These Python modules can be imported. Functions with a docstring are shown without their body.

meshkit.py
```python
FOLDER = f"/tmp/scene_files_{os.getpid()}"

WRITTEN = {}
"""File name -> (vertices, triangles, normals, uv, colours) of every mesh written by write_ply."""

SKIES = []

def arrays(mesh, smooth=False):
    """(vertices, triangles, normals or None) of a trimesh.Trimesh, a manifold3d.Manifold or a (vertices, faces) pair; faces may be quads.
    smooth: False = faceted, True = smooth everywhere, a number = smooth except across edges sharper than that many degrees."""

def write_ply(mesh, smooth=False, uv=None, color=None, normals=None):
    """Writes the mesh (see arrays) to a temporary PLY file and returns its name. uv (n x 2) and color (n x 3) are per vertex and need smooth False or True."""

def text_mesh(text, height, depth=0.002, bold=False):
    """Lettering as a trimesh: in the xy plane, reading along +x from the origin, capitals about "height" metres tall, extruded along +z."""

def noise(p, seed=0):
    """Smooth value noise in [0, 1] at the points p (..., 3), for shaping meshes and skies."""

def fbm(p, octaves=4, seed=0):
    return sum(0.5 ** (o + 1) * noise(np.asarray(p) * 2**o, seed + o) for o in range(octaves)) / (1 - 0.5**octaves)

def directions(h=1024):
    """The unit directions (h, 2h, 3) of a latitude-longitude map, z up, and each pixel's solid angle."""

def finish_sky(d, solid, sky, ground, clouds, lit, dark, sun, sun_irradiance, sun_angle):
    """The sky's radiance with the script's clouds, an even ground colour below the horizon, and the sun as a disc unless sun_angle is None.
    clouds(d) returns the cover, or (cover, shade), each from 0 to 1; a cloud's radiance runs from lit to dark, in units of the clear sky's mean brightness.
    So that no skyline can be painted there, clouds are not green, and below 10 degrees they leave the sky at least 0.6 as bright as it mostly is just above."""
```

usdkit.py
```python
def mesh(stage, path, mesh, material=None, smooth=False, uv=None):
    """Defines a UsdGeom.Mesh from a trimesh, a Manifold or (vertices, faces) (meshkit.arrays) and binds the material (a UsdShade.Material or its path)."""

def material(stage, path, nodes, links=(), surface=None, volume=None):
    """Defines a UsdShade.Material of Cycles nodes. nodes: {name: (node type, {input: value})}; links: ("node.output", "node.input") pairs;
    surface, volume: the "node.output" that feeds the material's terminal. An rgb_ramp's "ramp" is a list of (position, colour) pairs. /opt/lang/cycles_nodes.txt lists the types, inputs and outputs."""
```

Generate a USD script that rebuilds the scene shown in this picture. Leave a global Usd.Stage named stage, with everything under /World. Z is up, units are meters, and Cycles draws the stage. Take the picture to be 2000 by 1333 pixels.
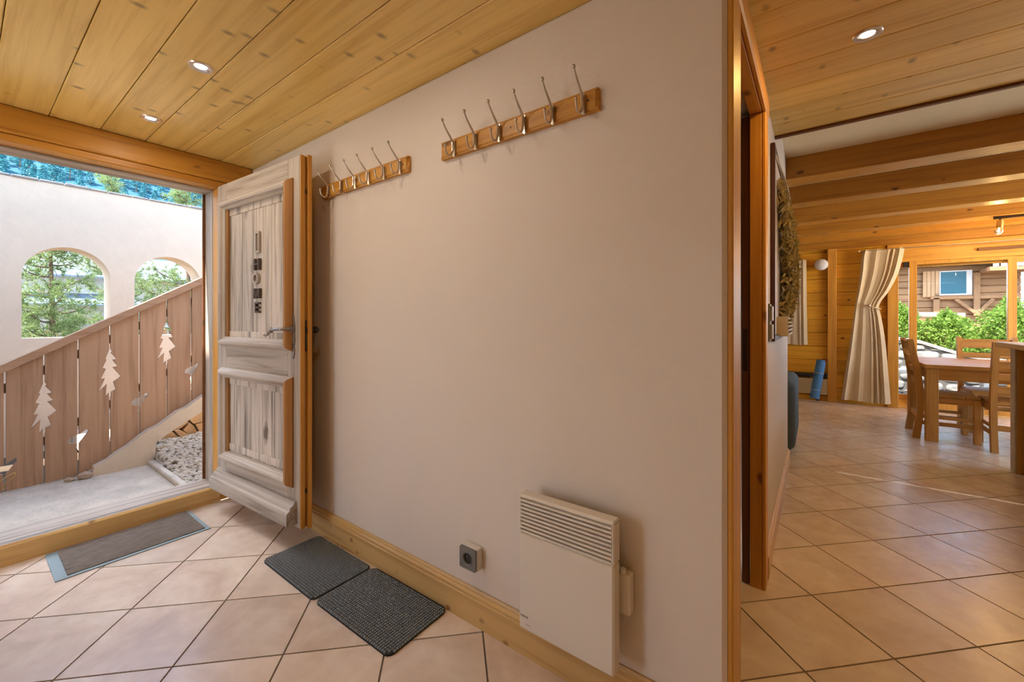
import math, random
import numpy as np
import trimesh
import shapely
from shapely.geometry import Polygon, Point, box as sbox
from shapely.ops import unary_union
from scipy.spatial import ConvexHull
import manifold3d as m3
import usdkit, meshkit
from pxr import Usd, UsdGeom, UsdLux, UsdShade, Gf, Sdf

random.seed(7)
rng = np.random.default_rng(7)
stage = Usd.Stage.CreateInMemory()
UsdGeom.SetStageUpAxis(stage, 'Z')
UsdGeom.SetStageMetersPerUnit(stage, 1.0)
UsdGeom.Xform.Define(stage, '/World')
UsdGeom.Scope.Define(stage, '/World/Looks')

# ------------------------------------------------------------------ camera, sky, sun, exposure
EXPOSURE = 1.75
SKY = 6.3
SUN = 1.4
LAMP = 0.6
F_PX = 802.0
cam = UsdGeom.Camera.Define(stage, '/World/camera')
cam.CreateHorizontalApertureAttr(36.0)
cam.CreateVerticalApertureAttr(36.0 * 1333 / 2000)
cam.CreateFocalLengthAttr(F_PX / 2000 * 36.0)
cam.CreateVerticalApertureOffsetAttr(-44.5 / 2000 * 36.0)
cam.CreateClippingRangeAttr(Gf.Vec2f(0.05, 5000))
cam.CreateExposureAttr(EXPOSURE)
cr, cu, cb = (0.8034, 0.5955, 0), (0, 0, 1), (0.5955, -0.8034, 0)
CAM = (0, 0, 1.25)
cam.AddTransformOp().Set(Gf.Matrix4d(*cr, 0, *cu, 0, *cb, 0, *CAM, 1))

SUN_DIR = np.array([-0.10, -0.45, 0.86]); SUN_DIR /= np.linalg.norm(SUN_DIR)
dome = UsdLux.DomeLight.Define(stage, '/World/sky')
dome.CreateIntensityAttr(1.0)
skymat = usdkit.material(stage, '/World/Looks/sky', {
    'sky': ('sky_texture', {'sky_type': 'hosek_wilkie', 'sun_direction': tuple(SUN_DIR), 'turbidity': 3.0, 'ground_albedo': 0.4}),
    'tc': ('texture_coordinate', {}),
    'map': ('mapping', {'scale': (1.2, 1.2, 3.5)}),
    'nz': ('noise_texture', {'scale': 2.2, 'detail': 6.0, 'roughness': 0.6}),
    'rp': ('rgb_ramp', {'ramp': [(0.56, (0, 0, 0)), (0.80, (1, 1, 1))]}),
    'mx': ('mix_color', {'b': (3.0, 3.05, 3.1), 'use_clamp': False}),
    'bg': ('background_shader', {'strength': SKY}),
}, [('tc.generated', 'map.vector'), ('map.vector', 'nz.vector'), ('nz.fac', 'rp.fac'), ('rp.color', 'mx.fac'),
    ('sky.color', 'mx.a'), ('mx.result', 'bg.color')], surface='bg.background')
UsdShade.MaterialBindingAPI.Apply(dome.GetPrim()).Bind(skymat)
sun = UsdLux.DistantLight.Define(stage, '/World/sun')
sun.CreateIntensityAttr(SUN)
sun.CreateNormalizeAttr(True)
sun.CreateAngleAttr(0.6)
sun.CreateColorAttr(Gf.Vec3f(1.0, 0.93, 0.82))


def look_rot(d):
    """matrix whose -Z axis points along d"""
    z = -np.asarray(d, float); z /= np.linalg.norm(z)
    x = np.cross([0, 0, 1.0], z)
    if np.linalg.norm(x) < 1e-6:
        x = np.array([1.0, 0, 0])
    x /= np.linalg.norm(x); y = np.cross(z, x)
    return x, y, z


sx, sy, sz = look_rot(-SUN_DIR)
sun.AddTransformOp().Set(Gf.Matrix4d(*sx, 0, *sy, 0, *sz, 0, 0, 0, 0, 1))


# ------------------------------------------------------------------ helpers: naming and tagging
taken = {}


def numbered(parent, name):
    k = taken.get((parent, name), -1) + 1
    taken[(parent, name)] = k
    return name if k == 0 else f'{name}_{k:03d}'


def tag(p, label=None, cat=None, group=None, kind=None):
    for k, v in (('label', label), ('category', cat), ('group', group), ('kind', kind)):
        if v:
            p.SetCustomDataByKey(k, v)
    return p


def obj(name, mesh, mat, parent='/World', smooth=False, label=None, kind=None):
    path = f'{parent}/{numbered(parent, name)}'
    if isinstance(mesh, list):
        mesh = join(*mesh)
    usdkit.mesh(stage, path, mesh, mat, smooth=smooth)
    tag(stage.GetPrimAtPath(path), label, None, None, kind)
    return path


def thing(name, label, cat, loc=(0, 0, 0), rotz=0.0, group=None, kind=None):
    path = f'/World/{numbered("/World", name)}'
    x = UsdGeom.Xform.Define(stage, path)
    if any(loc) or rotz:
        x.AddTranslateOp().Set(Gf.Vec3d(*map(float, loc)))
        if rotz:
            x.AddRotateZOp().Set(float(rotz))
    tag(x.GetPrim(), label, cat, group, kind)
    return path


def copy_of(src, name, loc, rotz, label, cat, group=None, scale=None):
    path = f'/World/{numbered("/World", name)}'
    x = UsdGeom.Xform.Define(stage, path)
    p = x.GetPrim()
    p.GetReferences().AddInternalReference(src)
    x.ClearXformOpOrder()
    p.RemoveProperty('xformOp:translate'); p.RemoveProperty('xformOp:rotateZ')
    x.AddTranslateOp(opSuffix='at').Set(Gf.Vec3d(*map(float, loc)))
    x.AddRotateZOp(opSuffix='turn').Set(float(rotz))
    if scale:
        x.AddScaleOp(opSuffix='size').Set(Gf.Vec3f(*((scale,) * 3 if np.ndim(scale) == 0 else scale)))
    p.SetInstanceable(True)
    tag(p, label, cat, group)
    return path


# ------------------------------------------------------------------ helpers: meshes as (v, f)
def join(*ms):
    vs, fs, n = [], [], 0
    for m in ms:
        if hasattr(m, 'vertices'):
            m = (np.asarray(m.vertices), np.asarray(m.faces))
        vs.append(m[0]); fs.append(np.asarray(m[1]) + n); n += len(m[0])
    return np.vstack(vs), np.vstack(fs)


def _unit_chamfer():
    p = []
    for a in (-1, 1):
        for b in (-1, 1):
            for c in (-1, 1):
                for k in range(3):
                    q = np.array([a, b, c], float) * 1.0
                    q2 = q * 0.8
                    q2[k] = q[k]
                    p.append(q2)
    p = np.array(p)
    h = ConvexHull(p)
    f = []
    for s, e in zip(h.simplices, h.equations):
        a, b, c = p[s]
        f.append(s if np.dot(np.cross(b - a, c - a), e[:3]) > 0 else s[::-1])
    return p, np.array(f)


_CP, _CF = _unit_chamfer()
_CS = np.sign(_CP)
_CI = (np.abs(_CP) < 0.9)


def bx(x0, x1, y0, y1, z0, z1, b=0.003):
    lo, hi = np.minimum([x0, y0, z0], [x1, y1, z1]), np.maximum([x0, y0, z0], [x1, y1, z1])
    c, h = (lo + hi) / 2, (hi - lo) / 2
    b = min(b, h.min() * 0.9)
    return c + _CS * (h - b * _CI), _CF


def cage(x0, x1, y0, y1, z0, z1):
    v = np.array([[x, y, z] for x in (x0, x1) for y in (y0, y1) for z in (z0, z1)], float)
    f = np.array([[0, 1, 3], [0, 3, 2], [4, 6, 7], [4, 7, 5], [0, 4, 5], [0, 5, 1], [2, 3, 7], [2, 7, 6], [0, 2, 6], [0, 6, 4], [1, 5, 7], [1, 7, 3]])
    return v, f


def prism(poly, axis, a0, a1):
    """extrude a shapely polygon along an axis. polygon coordinates are the two other axes in cyclic order (x: y,z; y: x,z; z: x,y)"""
    if not isinstance(poly, Polygon) and not hasattr(poly, 'geoms'):
        poly = Polygon(poly)
    out = []
    for g in getattr(poly, 'geoms', [poly]):
        if g.area < 1e-9:
            continue
        m = trimesh.creation.extrude_polygon(g, a1 - a0, engine='earcut')
        v = np.array(m.vertices); f = np.array(m.faces)
        u, w, t = v[:, 0], v[:, 1], v[:, 2] + a0
        if axis == 'x':
            v = np.stack([t, u, w], 1)
        elif axis == 'y':
            v = np.stack([u, t, w], 1); f = f[:, ::-1]
        else:
            v = np.stack([u, w, t], 1)
        out.append((v, f))
    return join(*out)


def tube(pts, r, n=8, flat=1.0):
    pts = np.asarray(pts, float); k = len(pts)
    r = np.broadcast_to(np.asarray(r, float), (k,))
    t = np.gradient(pts, axis=0); t /= np.linalg.norm(t, axis=1, keepdims=True) + 1e-12
    ref = np.array([0, 0, 1.0]) if abs(t[0][2]) < 0.9 else np.array([1.0, 0, 0])
    vs = []
    nrm = ref - t[0] * np.dot(ref, t[0]); nrm /= np.linalg.norm(nrm)
    for i in range(k):
        nrm = nrm - t[i] * np.dot(nrm, t[i]); nrm /= np.linalg.norm(nrm) + 1e-12
        bi = np.cross(t[i], nrm)
        a = np.linspace(0, 2 * np.pi, n, endpoint=False)
        vs.append(pts[i] + r[i] * (np.cos(a)[:, None] * nrm * flat + np.sin(a)[:, None] * bi))
    v = np.vstack(vs + [pts[:1], pts[-1:]])
    f = []
    for i in range(k - 1):
        for j in range(n):
            a, b = i * n + j, i * n + (j + 1) % n
            f += [[a, b, b + n], [a, b + n, a + n]]
    c0, c1 = k * n, k * n + 1
    for j in range(n):
        f += [[c0, (j + 1) % n, j], [c1, (k - 1) * n + j, (k - 1) * n + (j + 1) % n]]
    return v, np.array(f)


def smoothpath(pts, n=20):
    from scipy.interpolate import CubicSpline
    pts = np.asarray(pts, float)
    d = np.r_[0, np.cumsum(np.linalg.norm(np.diff(pts, axis=0), axis=1))]
    return CubicSpline(d, pts)(np.linspace(0, d[-1], n))


def lathe(profile, n=24, at=(0, 0, 0), axis='z'):
    p = np.asarray(profile, float); k = len(p)
    a = np.linspace(0, 2 * np.pi, n, endpoint=False)
    v = np.stack([p[:, None, 0] * np.cos(a), p[:, None, 0] * np.sin(a), np.repeat(p[:, 1:2], n, 1)], -1).reshape(-1, 3)
    f = []
    for i in range(k - 1):
        for j in range(n):
            q, w = i * n + j, i * n + (j + 1) % n
            f += [[q, w, w + n], [q, w + n, q + n]]
    if axis == 'x':
        v = v[:, [2, 0, 1]]
    elif axis == 'y':
        v = v[:, [1, 2, 0]]
    return v + np.asarray(at), np.array(f)


def ball(r, at, sub=2, scale=(1, 1, 1)):
    m = trimesh.creation.icosphere(sub, r)
    return np.array(m.vertices) * scale + np.asarray(at), np.array(m.faces)


def xf(m, rotz=0.0, loc=(0, 0, 0), rx=0.0, ry=0.0):
    v, f = m
    a = math.radians
    Rz = np.array([[math.cos(a(rotz)), -math.sin(a(rotz)), 0], [math.sin(a(rotz)), math.cos(a(rotz)), 0], [0, 0, 1]])
    Rx = np.array([[1, 0, 0], [0, math.cos(a(rx)), -math.sin(a(rx))], [0, math.sin(a(rx)), math.cos(a(rx))]])
    Ry = np.array([[math.cos(a(ry)), 0, math.sin(a(ry))], [0, 1, 0], [-math.sin(a(ry)), 0, math.cos(a(ry))]])
    return np.asarray(v) @ (Rz @ Ry @ Rx).T + np.asarray(loc), f


def rock(r, at, seed, sub=1, squash=(1, 1, .7)):
    m = trimesh.creation.icosphere(sub, 1.0)
    v = np.array(m.vertices)
    d = 0.75 + 0.5 * meshkit.noise(v * 1.7 + seed * 3.1, seed)
    return v * d[:, None] * r * np.asarray(squash) + np.asarray(at), np.array(m.faces)


# ------------------------------------------------------------------ materials
def srgb(r, g, b):
    c = np.array([r, g, b]) / 255.0
    return tuple(np.where(c <= 0.04045, c / 12.92, ((c + 0.055) / 1.055) ** 2.4))


def plain(name, col, rough=0.5, metal=0.0, spec=0.5, bump=None, var=0.0, emit=None, coat=0.0):
    n = {'p': ('principled_bsdf', {'base_color': col, 'roughness': rough, 'metallic': metal, 'specular_ior_level': spec, 'coat_weight': coat})}
    l = []
    if emit:
        n['p'][1].update({'emission_color': emit[0], 'emission_strength': emit[1]})
    if var or bump:
        n['tc'] = ('texture_coordinate', {})
    if var:
        n['nz'] = ('noise_texture', {'scale': 6.0, 'detail': 5.0, 'roughness': 0.65})
        n['rp'] = ('rgb_ramp', {'ramp': [(0.3, tuple(np.array(col) * (1 - var))), (0.7, tuple(np.minimum(1, np.array(col) * (1 + var))))]})
        l += [('tc.object', 'nz.vector'), ('nz.fac', 'rp.fac'), ('rp.color', 'p.base_color')]
    if bump:
        sc, dist, st = bump
        n['bn'] = ('noise_texture', {'scale': sc, 'detail': 4.0, 'roughness': 0.6})
        n['bp'] = ('bump', {'strength': st, 'distance': dist})
        l += [('tc.object', 'bn.vector'), ('bn.fac', 'bp.height'), ('bp.normal', 'p.normal')]
    return usdkit.material(stage, f'/World/Looks/{name}', n, l, surface='p.BSDF')


def pine(name, axis, light, dark, knot=(0.09, 0.035, 0.008), rough=0.42, knots=1.0, grain=1.0, knot_scale=6.0, kr=(0.10, 0.17), per_object=0.18, coat=0.0, ks=None, gate=0.45):
    """lacquered pine: grain along an axis, dark elongated knots, tone changing from board to board"""
    i = 'xyz'.index(axis)
    gs = [26.0, 26.0, 26.0]; gs[i] = 1.1
    if ks is None:
        ks = [1.0, 1.0, 1.0]; ks[i] = 0.55
    n = {
        'tc': ('texture_coordinate', {}), 'oi': ('object_info', {}),
        'sh': ('vector_math', {'math_type': 'scale', 'scale': 1.0}),
        'cx': ('combine_xyz', {}), 'mu': ('math', {'math_type': 'multiply', 'value2': 37.0}),
        'add': ('vector_math', {'math_type': 'add'}),
        'mg': ('mapping', {'scale': tuple(gs)}), 'mk': ('mapping', {'scale': tuple(ks)}),
        'gn': ('noise_texture', {'scale': 1.0, 'detail': 5.0, 'roughness': 0.6, 'distortion': 0.6}),
        'gr': ('rgb_ramp', {'ramp': [(0.28, dark), (0.52, light), (0.8, tuple(np.minimum(1, np.array(light) * 1.12)))]}),
        'vo': ('voronoi_texture', {'scale': knot_scale, 'randomness': 1.0}),
        'wn': ('noise_texture', {'scale': 30.0, 'detail': 2.0}),
        'ad': ('math', {'math_type': 'multiply_add', 'value2': 0.10, 'value3': -0.05}),
        'ds': ('math', {'math_type': 'add'}),
        'kr': ('map_range', {'from_min': kr[0], 'from_max': kr[1], 'to_min': 0.9 * knots, 'to_max': 0.0, 'clamp': True}),
        'sep': ('separate_color', {}), 'gt': ('math', {'math_type': 'greater_than', 'value2': gate}),
        'km': ('math', {'math_type': 'multiply'}),
        'mx': ('mix_color', {'b': knot}),
        'tone': ('map_range', {'from_min': 0.0, 'from_max': 1.0, 'to_min': 1.0 - per_object, 'to_max': 1.0 + per_object}),
        'hs': ('hsv', {}),
        'bp': ('bump', {'strength': 0.25 * grain, 'distance': 0.004}),
        'p': ('principled_bsdf', {'roughness': rough, 'coat_weight': coat, 'coat_roughness': 0.25}),
    }
    l = [('oi.random', 'mu.value1'), ('mu.value', 'cx.x'), ('mu.value', 'cx.y'), ('mu.value', 'cx.z'), ('tc.object', 'add.vector1'), ('cx.vector', 'add.vector2'),
         ('add.vector', 'mg.vector'), ('add.vector', 'mk.vector'), ('mg.vector', 'gn.vector'), ('gn.fac', 'gr.fac'),
         ('mk.vector', 'vo.vector'), ('add.vector', 'wn.vector'), ('wn.fac', 'ad.value1'), ('vo.distance', 'ds.value1'), ('ad.value', 'ds.value2'),
         ('ds.value', 'kr.value'), ('vo.color', 'sep.color'), ('sep.r', 'gt.value1'), ('kr.result', 'km.value1'), ('gt.value', 'km.value2'),
         ('km.value', 'mx.fac'), ('gr.color', 'mx.a'), ('oi.random', 'tone.value'), ('tone.result', 'hs.value'), ('mx.result', 'hs.color'),
         ('hs.color', 'p.base_color'), ('gn.fac', 'bp.height'), ('bp.normal', 'p.normal')]
    return usdkit.material(stage, f'/World/Looks/{name}', n, l, surface='p.BSDF')


M = {}
LP, DP = (0.84, 0.57, 0.165), (0.66, 0.395, 0.08)
for ax in 'xyz':
    M['ceil_' + ax] = pine('pine_ceiling_' + ax, ax, LP, DP, knot=(0.12, 0.05, 0.012), rough=0.38, knot_scale=11.0, kr=(0.05, 0.20), per_object=0.10, coat=0.5, knots=0.75, gate=0.2, ks={'x': (1.0, .62, 0), 'y': (.62, 1, 0), 'z': (1, 1, 1)}[ax])
    M['beam_' + ax] = pine('pine_beam_' + ax, ax, (0.48, 0.20, 0.020), (0.33, 0.115, 0.008), knot=(0.11, 0.03, 0.006), rough=0.4, knot_scale=7.0, kr=(0.06, 0.15), per_object=0.10, gate=0.4)
    M['trim_' + ax] = pine('pine_trim_' + ax, ax, (0.62, 0.29, 0.040), (0.46, 0.18, 0.018), knot=(0.14, 0.04, 0.008), rough=0.44, knot_scale=7.0, kr=(0.06, 0.14), per_object=0.08, gate=.5)
    M['base_' + ax] = pine('pine_baseboard_' + ax, ax, (0.66, 0.41, 0.15), (0.50, 0.27, 0.075), knot=(0.18, 0.07, 0.015), rough=0.4, knot_scale=12.0, kr=(0.06, 0.19), per_object=0.05, gate=0.3, knots=0.85, ks={'x': (.8, 0, 1), 'y': (0, .8, 1), 'z': (1, 1, 1)}[ax])
    M['wallpine_' + ax] = pine('pine_wall_' + ax, ax, (0.74, 0.355, 0.022), (0.56, 0.23, 0.010), knot=(0.16, 0.035, 0.006), rough=0.45, knot_scale=7.0, kr=(0.06, 0.15), per_object=0.10, gate=0.5, ks={'x': (.8, 0, 1), 'y': (0, .8, 1), 'z': (1, 1, 1)}[ax])
    M['furn_' + ax] = pine('pine_furniture_' + ax, ax, (0.52, 0.26, 0.06), (0.38, 0.16, 0.028), knot=(0.09, 0.03, 0.006), rough=0.5, knot_scale=4.0, kr=(0.05, 0.10), per_object=0.08)
    M['grey_' + ax] = pine('weathered_wood_' + ax, ax, (0.50, 0.42, 0.345), (0.25, 0.185, 0.135), knot=(0.10, 0.06, 0.03), rough=0.6, knot_scale=3.0, kr=(0.05, 0.12), per_object=0.06, grain=2.0)
    M['stain_' + ax] = pine('brown_railing_wood_' + ax, ax, (0.40, 0.235, 0.14), (0.28, 0.145, 0.078), knot=(0.12, 0.06, 0.03), rough=0.7, knot_scale=3.0, kr=(0.04, 0.08), per_object=0.10)
    M['chal_' + ax] = pine('old_chalet_wood_' + ax, ax, (0.32, 0.165, 0.075), (0.20, 0.085, 0.035), knot=(0.09, 0.04, 0.02), rough=0.8, knot_scale=2.0, kr=(0.04, 0.08), per_object=0.15)
M['panelwood'] = pine('door_panel_wood', 'z', (0.60, 0.51, 0.425), (0.11, 0.07, 0.045), knot=(0.10, 0.06, 0.03), rough=0.6, knot_scale=3.0, kr=(0.05, 0.12), per_object=0.12, grain=2.5)
M['darkdoor'] = pine('dark_door_wood', 'z', (0.16, 0.06, 0.02), (0.09, 0.03, 0.01), rough=0.35)
M['shaded_varnish'] = pine('shade_tinted_moulding', 'z', (0.44, 0.20, 0.055), (0.28, 0.105, 0.022), rough=0.5, knot_scale=3.0)  # intact varnish colour, with the orange of the shaded side painted in
M['darkedge'] = pine('dark_edge_wood', 'x', (0.18, 0.065, 0.015), (0.12, 0.035, 0.008), rough=0.5)
M['frame_red'] = plain('dark_red_wood', (0.055, 0.009, 0.004), 0.45)
M['cream'] = plain('cream_wall_paint', (0.74, 0.64, 0.55), 0.75, bump=(55.0, 0.004, 0.25), spec=0.25)
M['plaster'] = plain('cream_ceiling_paint', (0.80, 0.66, 0.43), 0.8, spec=0.2)
M['stucco'] = plain('white_outdoor_stucco', (0.61, 0.495, 0.38), 0.9, bump=(9.0, 0.02, 0.35), spec=0.1, var=0.03)
M['grout'] = plain('floor_grout', (0.20, 0.155, 0.12), 0.9)
M['concrete'] = plain('rough_concrete', (0.60, 0.52, 0.42), 0.9, bump=(22.0, 0.02, 0.8), var=0.16, spec=0.2)
M['pebble'] = usdkit.material(stage, '/World/Looks/pebble', {'oi': ('geometry', {}), 'rp': ('rgb_ramp', {'ramp': [(0.0, (0.50, 0.42, 0.33)), (0.5, (0.76, 0.66, 0.54)), (1.0, (0.92, 0.82, 0.70))]}), 'p': ('principled_bsdf', {'roughness': 0.85})},
                              [('oi.random_per_island', 'rp.fac'), ('rp.color', 'p.base_color')], surface='p.BSDF')
M['stone'] = plain('grey_rubble_stone', (0.25, 0.24, 0.23), 0.9, bump=(12.0, 0.02, 0.6), var=0.22)
M['mortar'] = plain('dark_mortar', (0.10, 0.095, 0.09), 0.95)
M['rockbrown'] = plain('brown_rock', (0.42, 0.31, 0.22), 0.9, bump=(14.0, 0.02, 0.6), var=0.2)
M['logend'] = plain('split_log_wood', (0.66, 0.40, 0.20), 0.85, var=0.3)
M['soil'] = plain('dark_soil', (0.10, 0.07, 0.045), 0.95, var=0.3)
M['terrace'] = plain('pale_terrace_slab', (0.55, 0.54, 0.52), 0.85, var=0.08)
M['steel'] = plain('brushed_nickel', (0.58, 0.51, 0.43), 0.32, metal=1.0)
M['chrome'] = plain('chrome_ring', (0.80, 0.79, 0.78), 0.2, metal=1.0)
M['iron'] = plain('aged_pewter_iron', (0.34, 0.30, 0.27), 0.38, metal=0.9)
M['darkmetal'] = plain('dark_bronze', (0.06, 0.04, 0.025), 0.4, metal=0.6)
M['brass'] = plain('brass', (0.75, 0.50, 0.18), 0.3, metal=1.0)
M['alu'] = plain('aluminium_strip', (0.45, 0.43, 0.40), 0.35, metal=0.9)
M['letter'] = plain('dark_letter_wood', (0.085, 0.055, 0.035), 0.6)
M['letterpale'] = plain('pale_letter_wood', (0.45, 0.38, 0.32), 0.5)
M['heater'] = plain('cream_heater_enamel', (0.74, 0.66, 0.56), 0.38)
M['heaterdark'] = plain('dark_inside', (0.05, 0.035, 0.02), 0.8)
M['print'] = plain('dark_print', (0.06, 0.035, 0.02), 0.6)
M['printpale'] = plain('pale_print', (0.42, 0.34, 0.27), 0.6)
M['outlet'] = plain('grey_outlet_plastic', (0.17, 0.165, 0.15), 0.4)
M['whiteplastic'] = plain('white_plastic', (0.72, 0.66, 0.58), 0.4)
M['black'] = plain('black_plastic', (0.015, 0.013, 0.012), 0.5)
M['rubber'] = plain('dark_grey_rubber', (0.20, 0.22, 0.23), 0.35)
M['rubberbase'] = plain('black_rubber', (0.012, 0.011, 0.010), 0.8)
M['matborder'] = plain('grey_vinyl_border', (0.27, 0.36, 0.39), 0.45)
M['matpile'] = usdkit.material(stage, '/World/Looks/ribbed_mat_pile', {
    'tc': ('texture_coordinate', {}), 'mp': ('mapping', {'scale': (60.0, 4.0, 4.0)}), 'nz': ('noise_texture', {'scale': 3.0, 'detail': 6.0, 'roughness': 0.8}),
    'rp': ('rgb_ramp', {'ramp': [(0.3, (0.13, 0.105, 0.09)), (0.7, (0.36, 0.31, 0.27))]}), 'bp': ('bump', {'strength': 0.6, 'distance': 0.004}), 'p': ('principled_bsdf', {'roughness': 0.95, 'specular_ior_level': 0.1})},
    [('tc.object', 'mp.vector'), ('mp.vector', 'nz.vector'), ('nz.fac', 'rp.fac'), ('rp.color', 'p.base_color'), ('nz.fac', 'bp.height'), ('bp.normal', 'p.normal')], surface='p.BSDF')
M['tile'] = usdkit.material(stage, '/World/Looks/terracotta_tile', {
    'tc': ('texture_coordinate', {}), 'oi': ('object_info', {}), 'mu': ('math', {'math_type': 'multiply', 'value2': 51.0}), 'cx': ('combine_xyz', {}), 'ad': ('vector_math', {'math_type': 'add'}),
    'nz': ('noise_texture', {'scale': 3.2, 'detail': 7.0, 'roughness': 0.62, 'distortion': 0.8}),
    'rp': ('rgb_ramp', {'ramp': [(0.25, (0.57, 0.42, 0.325)), (0.5, (0.71, 0.565, 0.45)), (0.75, (0.82, 0.71, 0.60))]}),
    'tone': ('map_range', {'to_min': 0.92, 'to_max': 1.08}), 'hs': ('hsv', {}),
    'n2': ('noise_texture', {'scale': 14.0, 'detail': 3.0}), 'rr': ('map_range', {'to_min': 0.18, 'to_max': 0.42}),
    'n3': ('noise_texture', {'scale': 7.0, 'detail': 3.0}), 'bp': ('bump', {'strength': 0.22, 'distance': 0.006}),
    'p': ('principled_bsdf', {'specular_ior_level': 0.85, 'coat_weight': 0.3, 'coat_roughness': 0.28})},
    [('oi.random', 'mu.value1'), ('mu.value', 'cx.x'), ('mu.value', 'cx.y'), ('tc.object', 'ad.vector1'), ('cx.vector', 'ad.vector2'), ('ad.vector', 'nz.vector'), ('ad.vector', 'n2.vector'), ('ad.vector', 'n3.vector'),
     ('nz.fac', 'rp.fac'), ('oi.random', 'tone.value'), ('rp.color', 'hs.color'), ('tone.result', 'hs.value'), ('hs.color', 'p.base_color'), ('n2.fac', 'rr.value'), ('rr.result', 'p.roughness'),
     ('n3.fac', 'bp.height'), ('bp.normal', 'p.normal')], surface='p.BSDF')
M['linen'] = plain('beige_linen', (0.62, 0.49, 0.32), 0.9, bump=(160.0, 0.002, 0.4), spec=0.1)
M['sofa'] = plain('blue_grey_fabric', (0.10, 0.125, 0.14), 0.95, bump=(200.0, 0.002, 0.4), spec=0.1)
M['bluefoam'] = plain('blue_foam', (0.06, 0.19, 0.42), 0.8, bump=(120.0, 0.002, 0.3))
M['redcord'] = plain('red_cord', (0.35, 0.03, 0.02), 0.7)
M['whitecord'] = plain('white_cord', (0.5, 0.46, 0.42), 0.7)
M['opal'] = plain('opal_glass', (0.66, 0.62, 0.62), 0.2)
M['heat2'] = plain('beige_heater_metal', (0.52, 0.40, 0.22), 0.5)
M['drygrass'] = usdkit.material(stage, '/World/Looks/dried_grass', {'g': ('geometry', {}), 'rp': ('rgb_ramp', {'ramp': [(0.0, (0.36, 0.26, 0.09)), (0.5, (0.72, 0.59, 0.31)), (1.0, (0.92, 0.84, 0.64))]}), 'p': ('principled_bsdf', {'roughness': 0.8})},
                                [('g.random_per_island', 'rp.fac'), ('rp.color', 'p.base_color')], surface='p.BSDF')
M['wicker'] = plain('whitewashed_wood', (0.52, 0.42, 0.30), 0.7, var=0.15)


def leafy(name, stops, trans=0.35):
    return usdkit.material(stage, f'/World/Looks/{name}', {
        'g': ('geometry', {}), 'rp': ('rgb_ramp', {'ramp': stops}), 'd': ('principled_bsdf', {'roughness': 0.6, 'specular_ior_level': 0.3}),
        't': ('translucent_bsdf', {}), 'm': ('mix_closure', {'fac': trans})},
        [('g.random_per_island', 'rp.fac'), ('rp.color', 'd.base_color'), ('rp.color', 't.color'), ('d.BSDF', 'm.closure1'), ('t.BSDF', 'm.closure2')], surface='m.closure')


M['needles'] = leafy('pine_needles', [(0.0, (0.22, 0.29, 0.11)), (0.5, (0.46, 0.52, 0.23)), (0.85, (0.62, 0.60, 0.36)), (1.0, (0.60, 0.42, 0.28))])
M['hillneedles'] = leafy('haze_tinted_needles', [(0.0, (0.10, 0.32, 0.36)), (0.6, (0.24, 0.47, 0.45)), (1.0, (0.42, 0.60, 0.48))], 0.2)  # teal of the distant haze is painted into the foliage colour
M['hill'] = plain('haze_tinted_forest_floor', (0.018, 0.10, 0.15), 0.95, var=0.3)  # blue haze painted into the ground colour too
M['hedge'] = leafy('hedge_leaves', [(0.0, (0.17, 0.28, 0.04)), (0.5, (0.42, 0.55, 0.12)), (1.0, (0.66, 0.72, 0.27))])
M['bark'] = plain('pine_bark', (0.16, 0.095, 0.06), 0.9, var=0.3)
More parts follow.
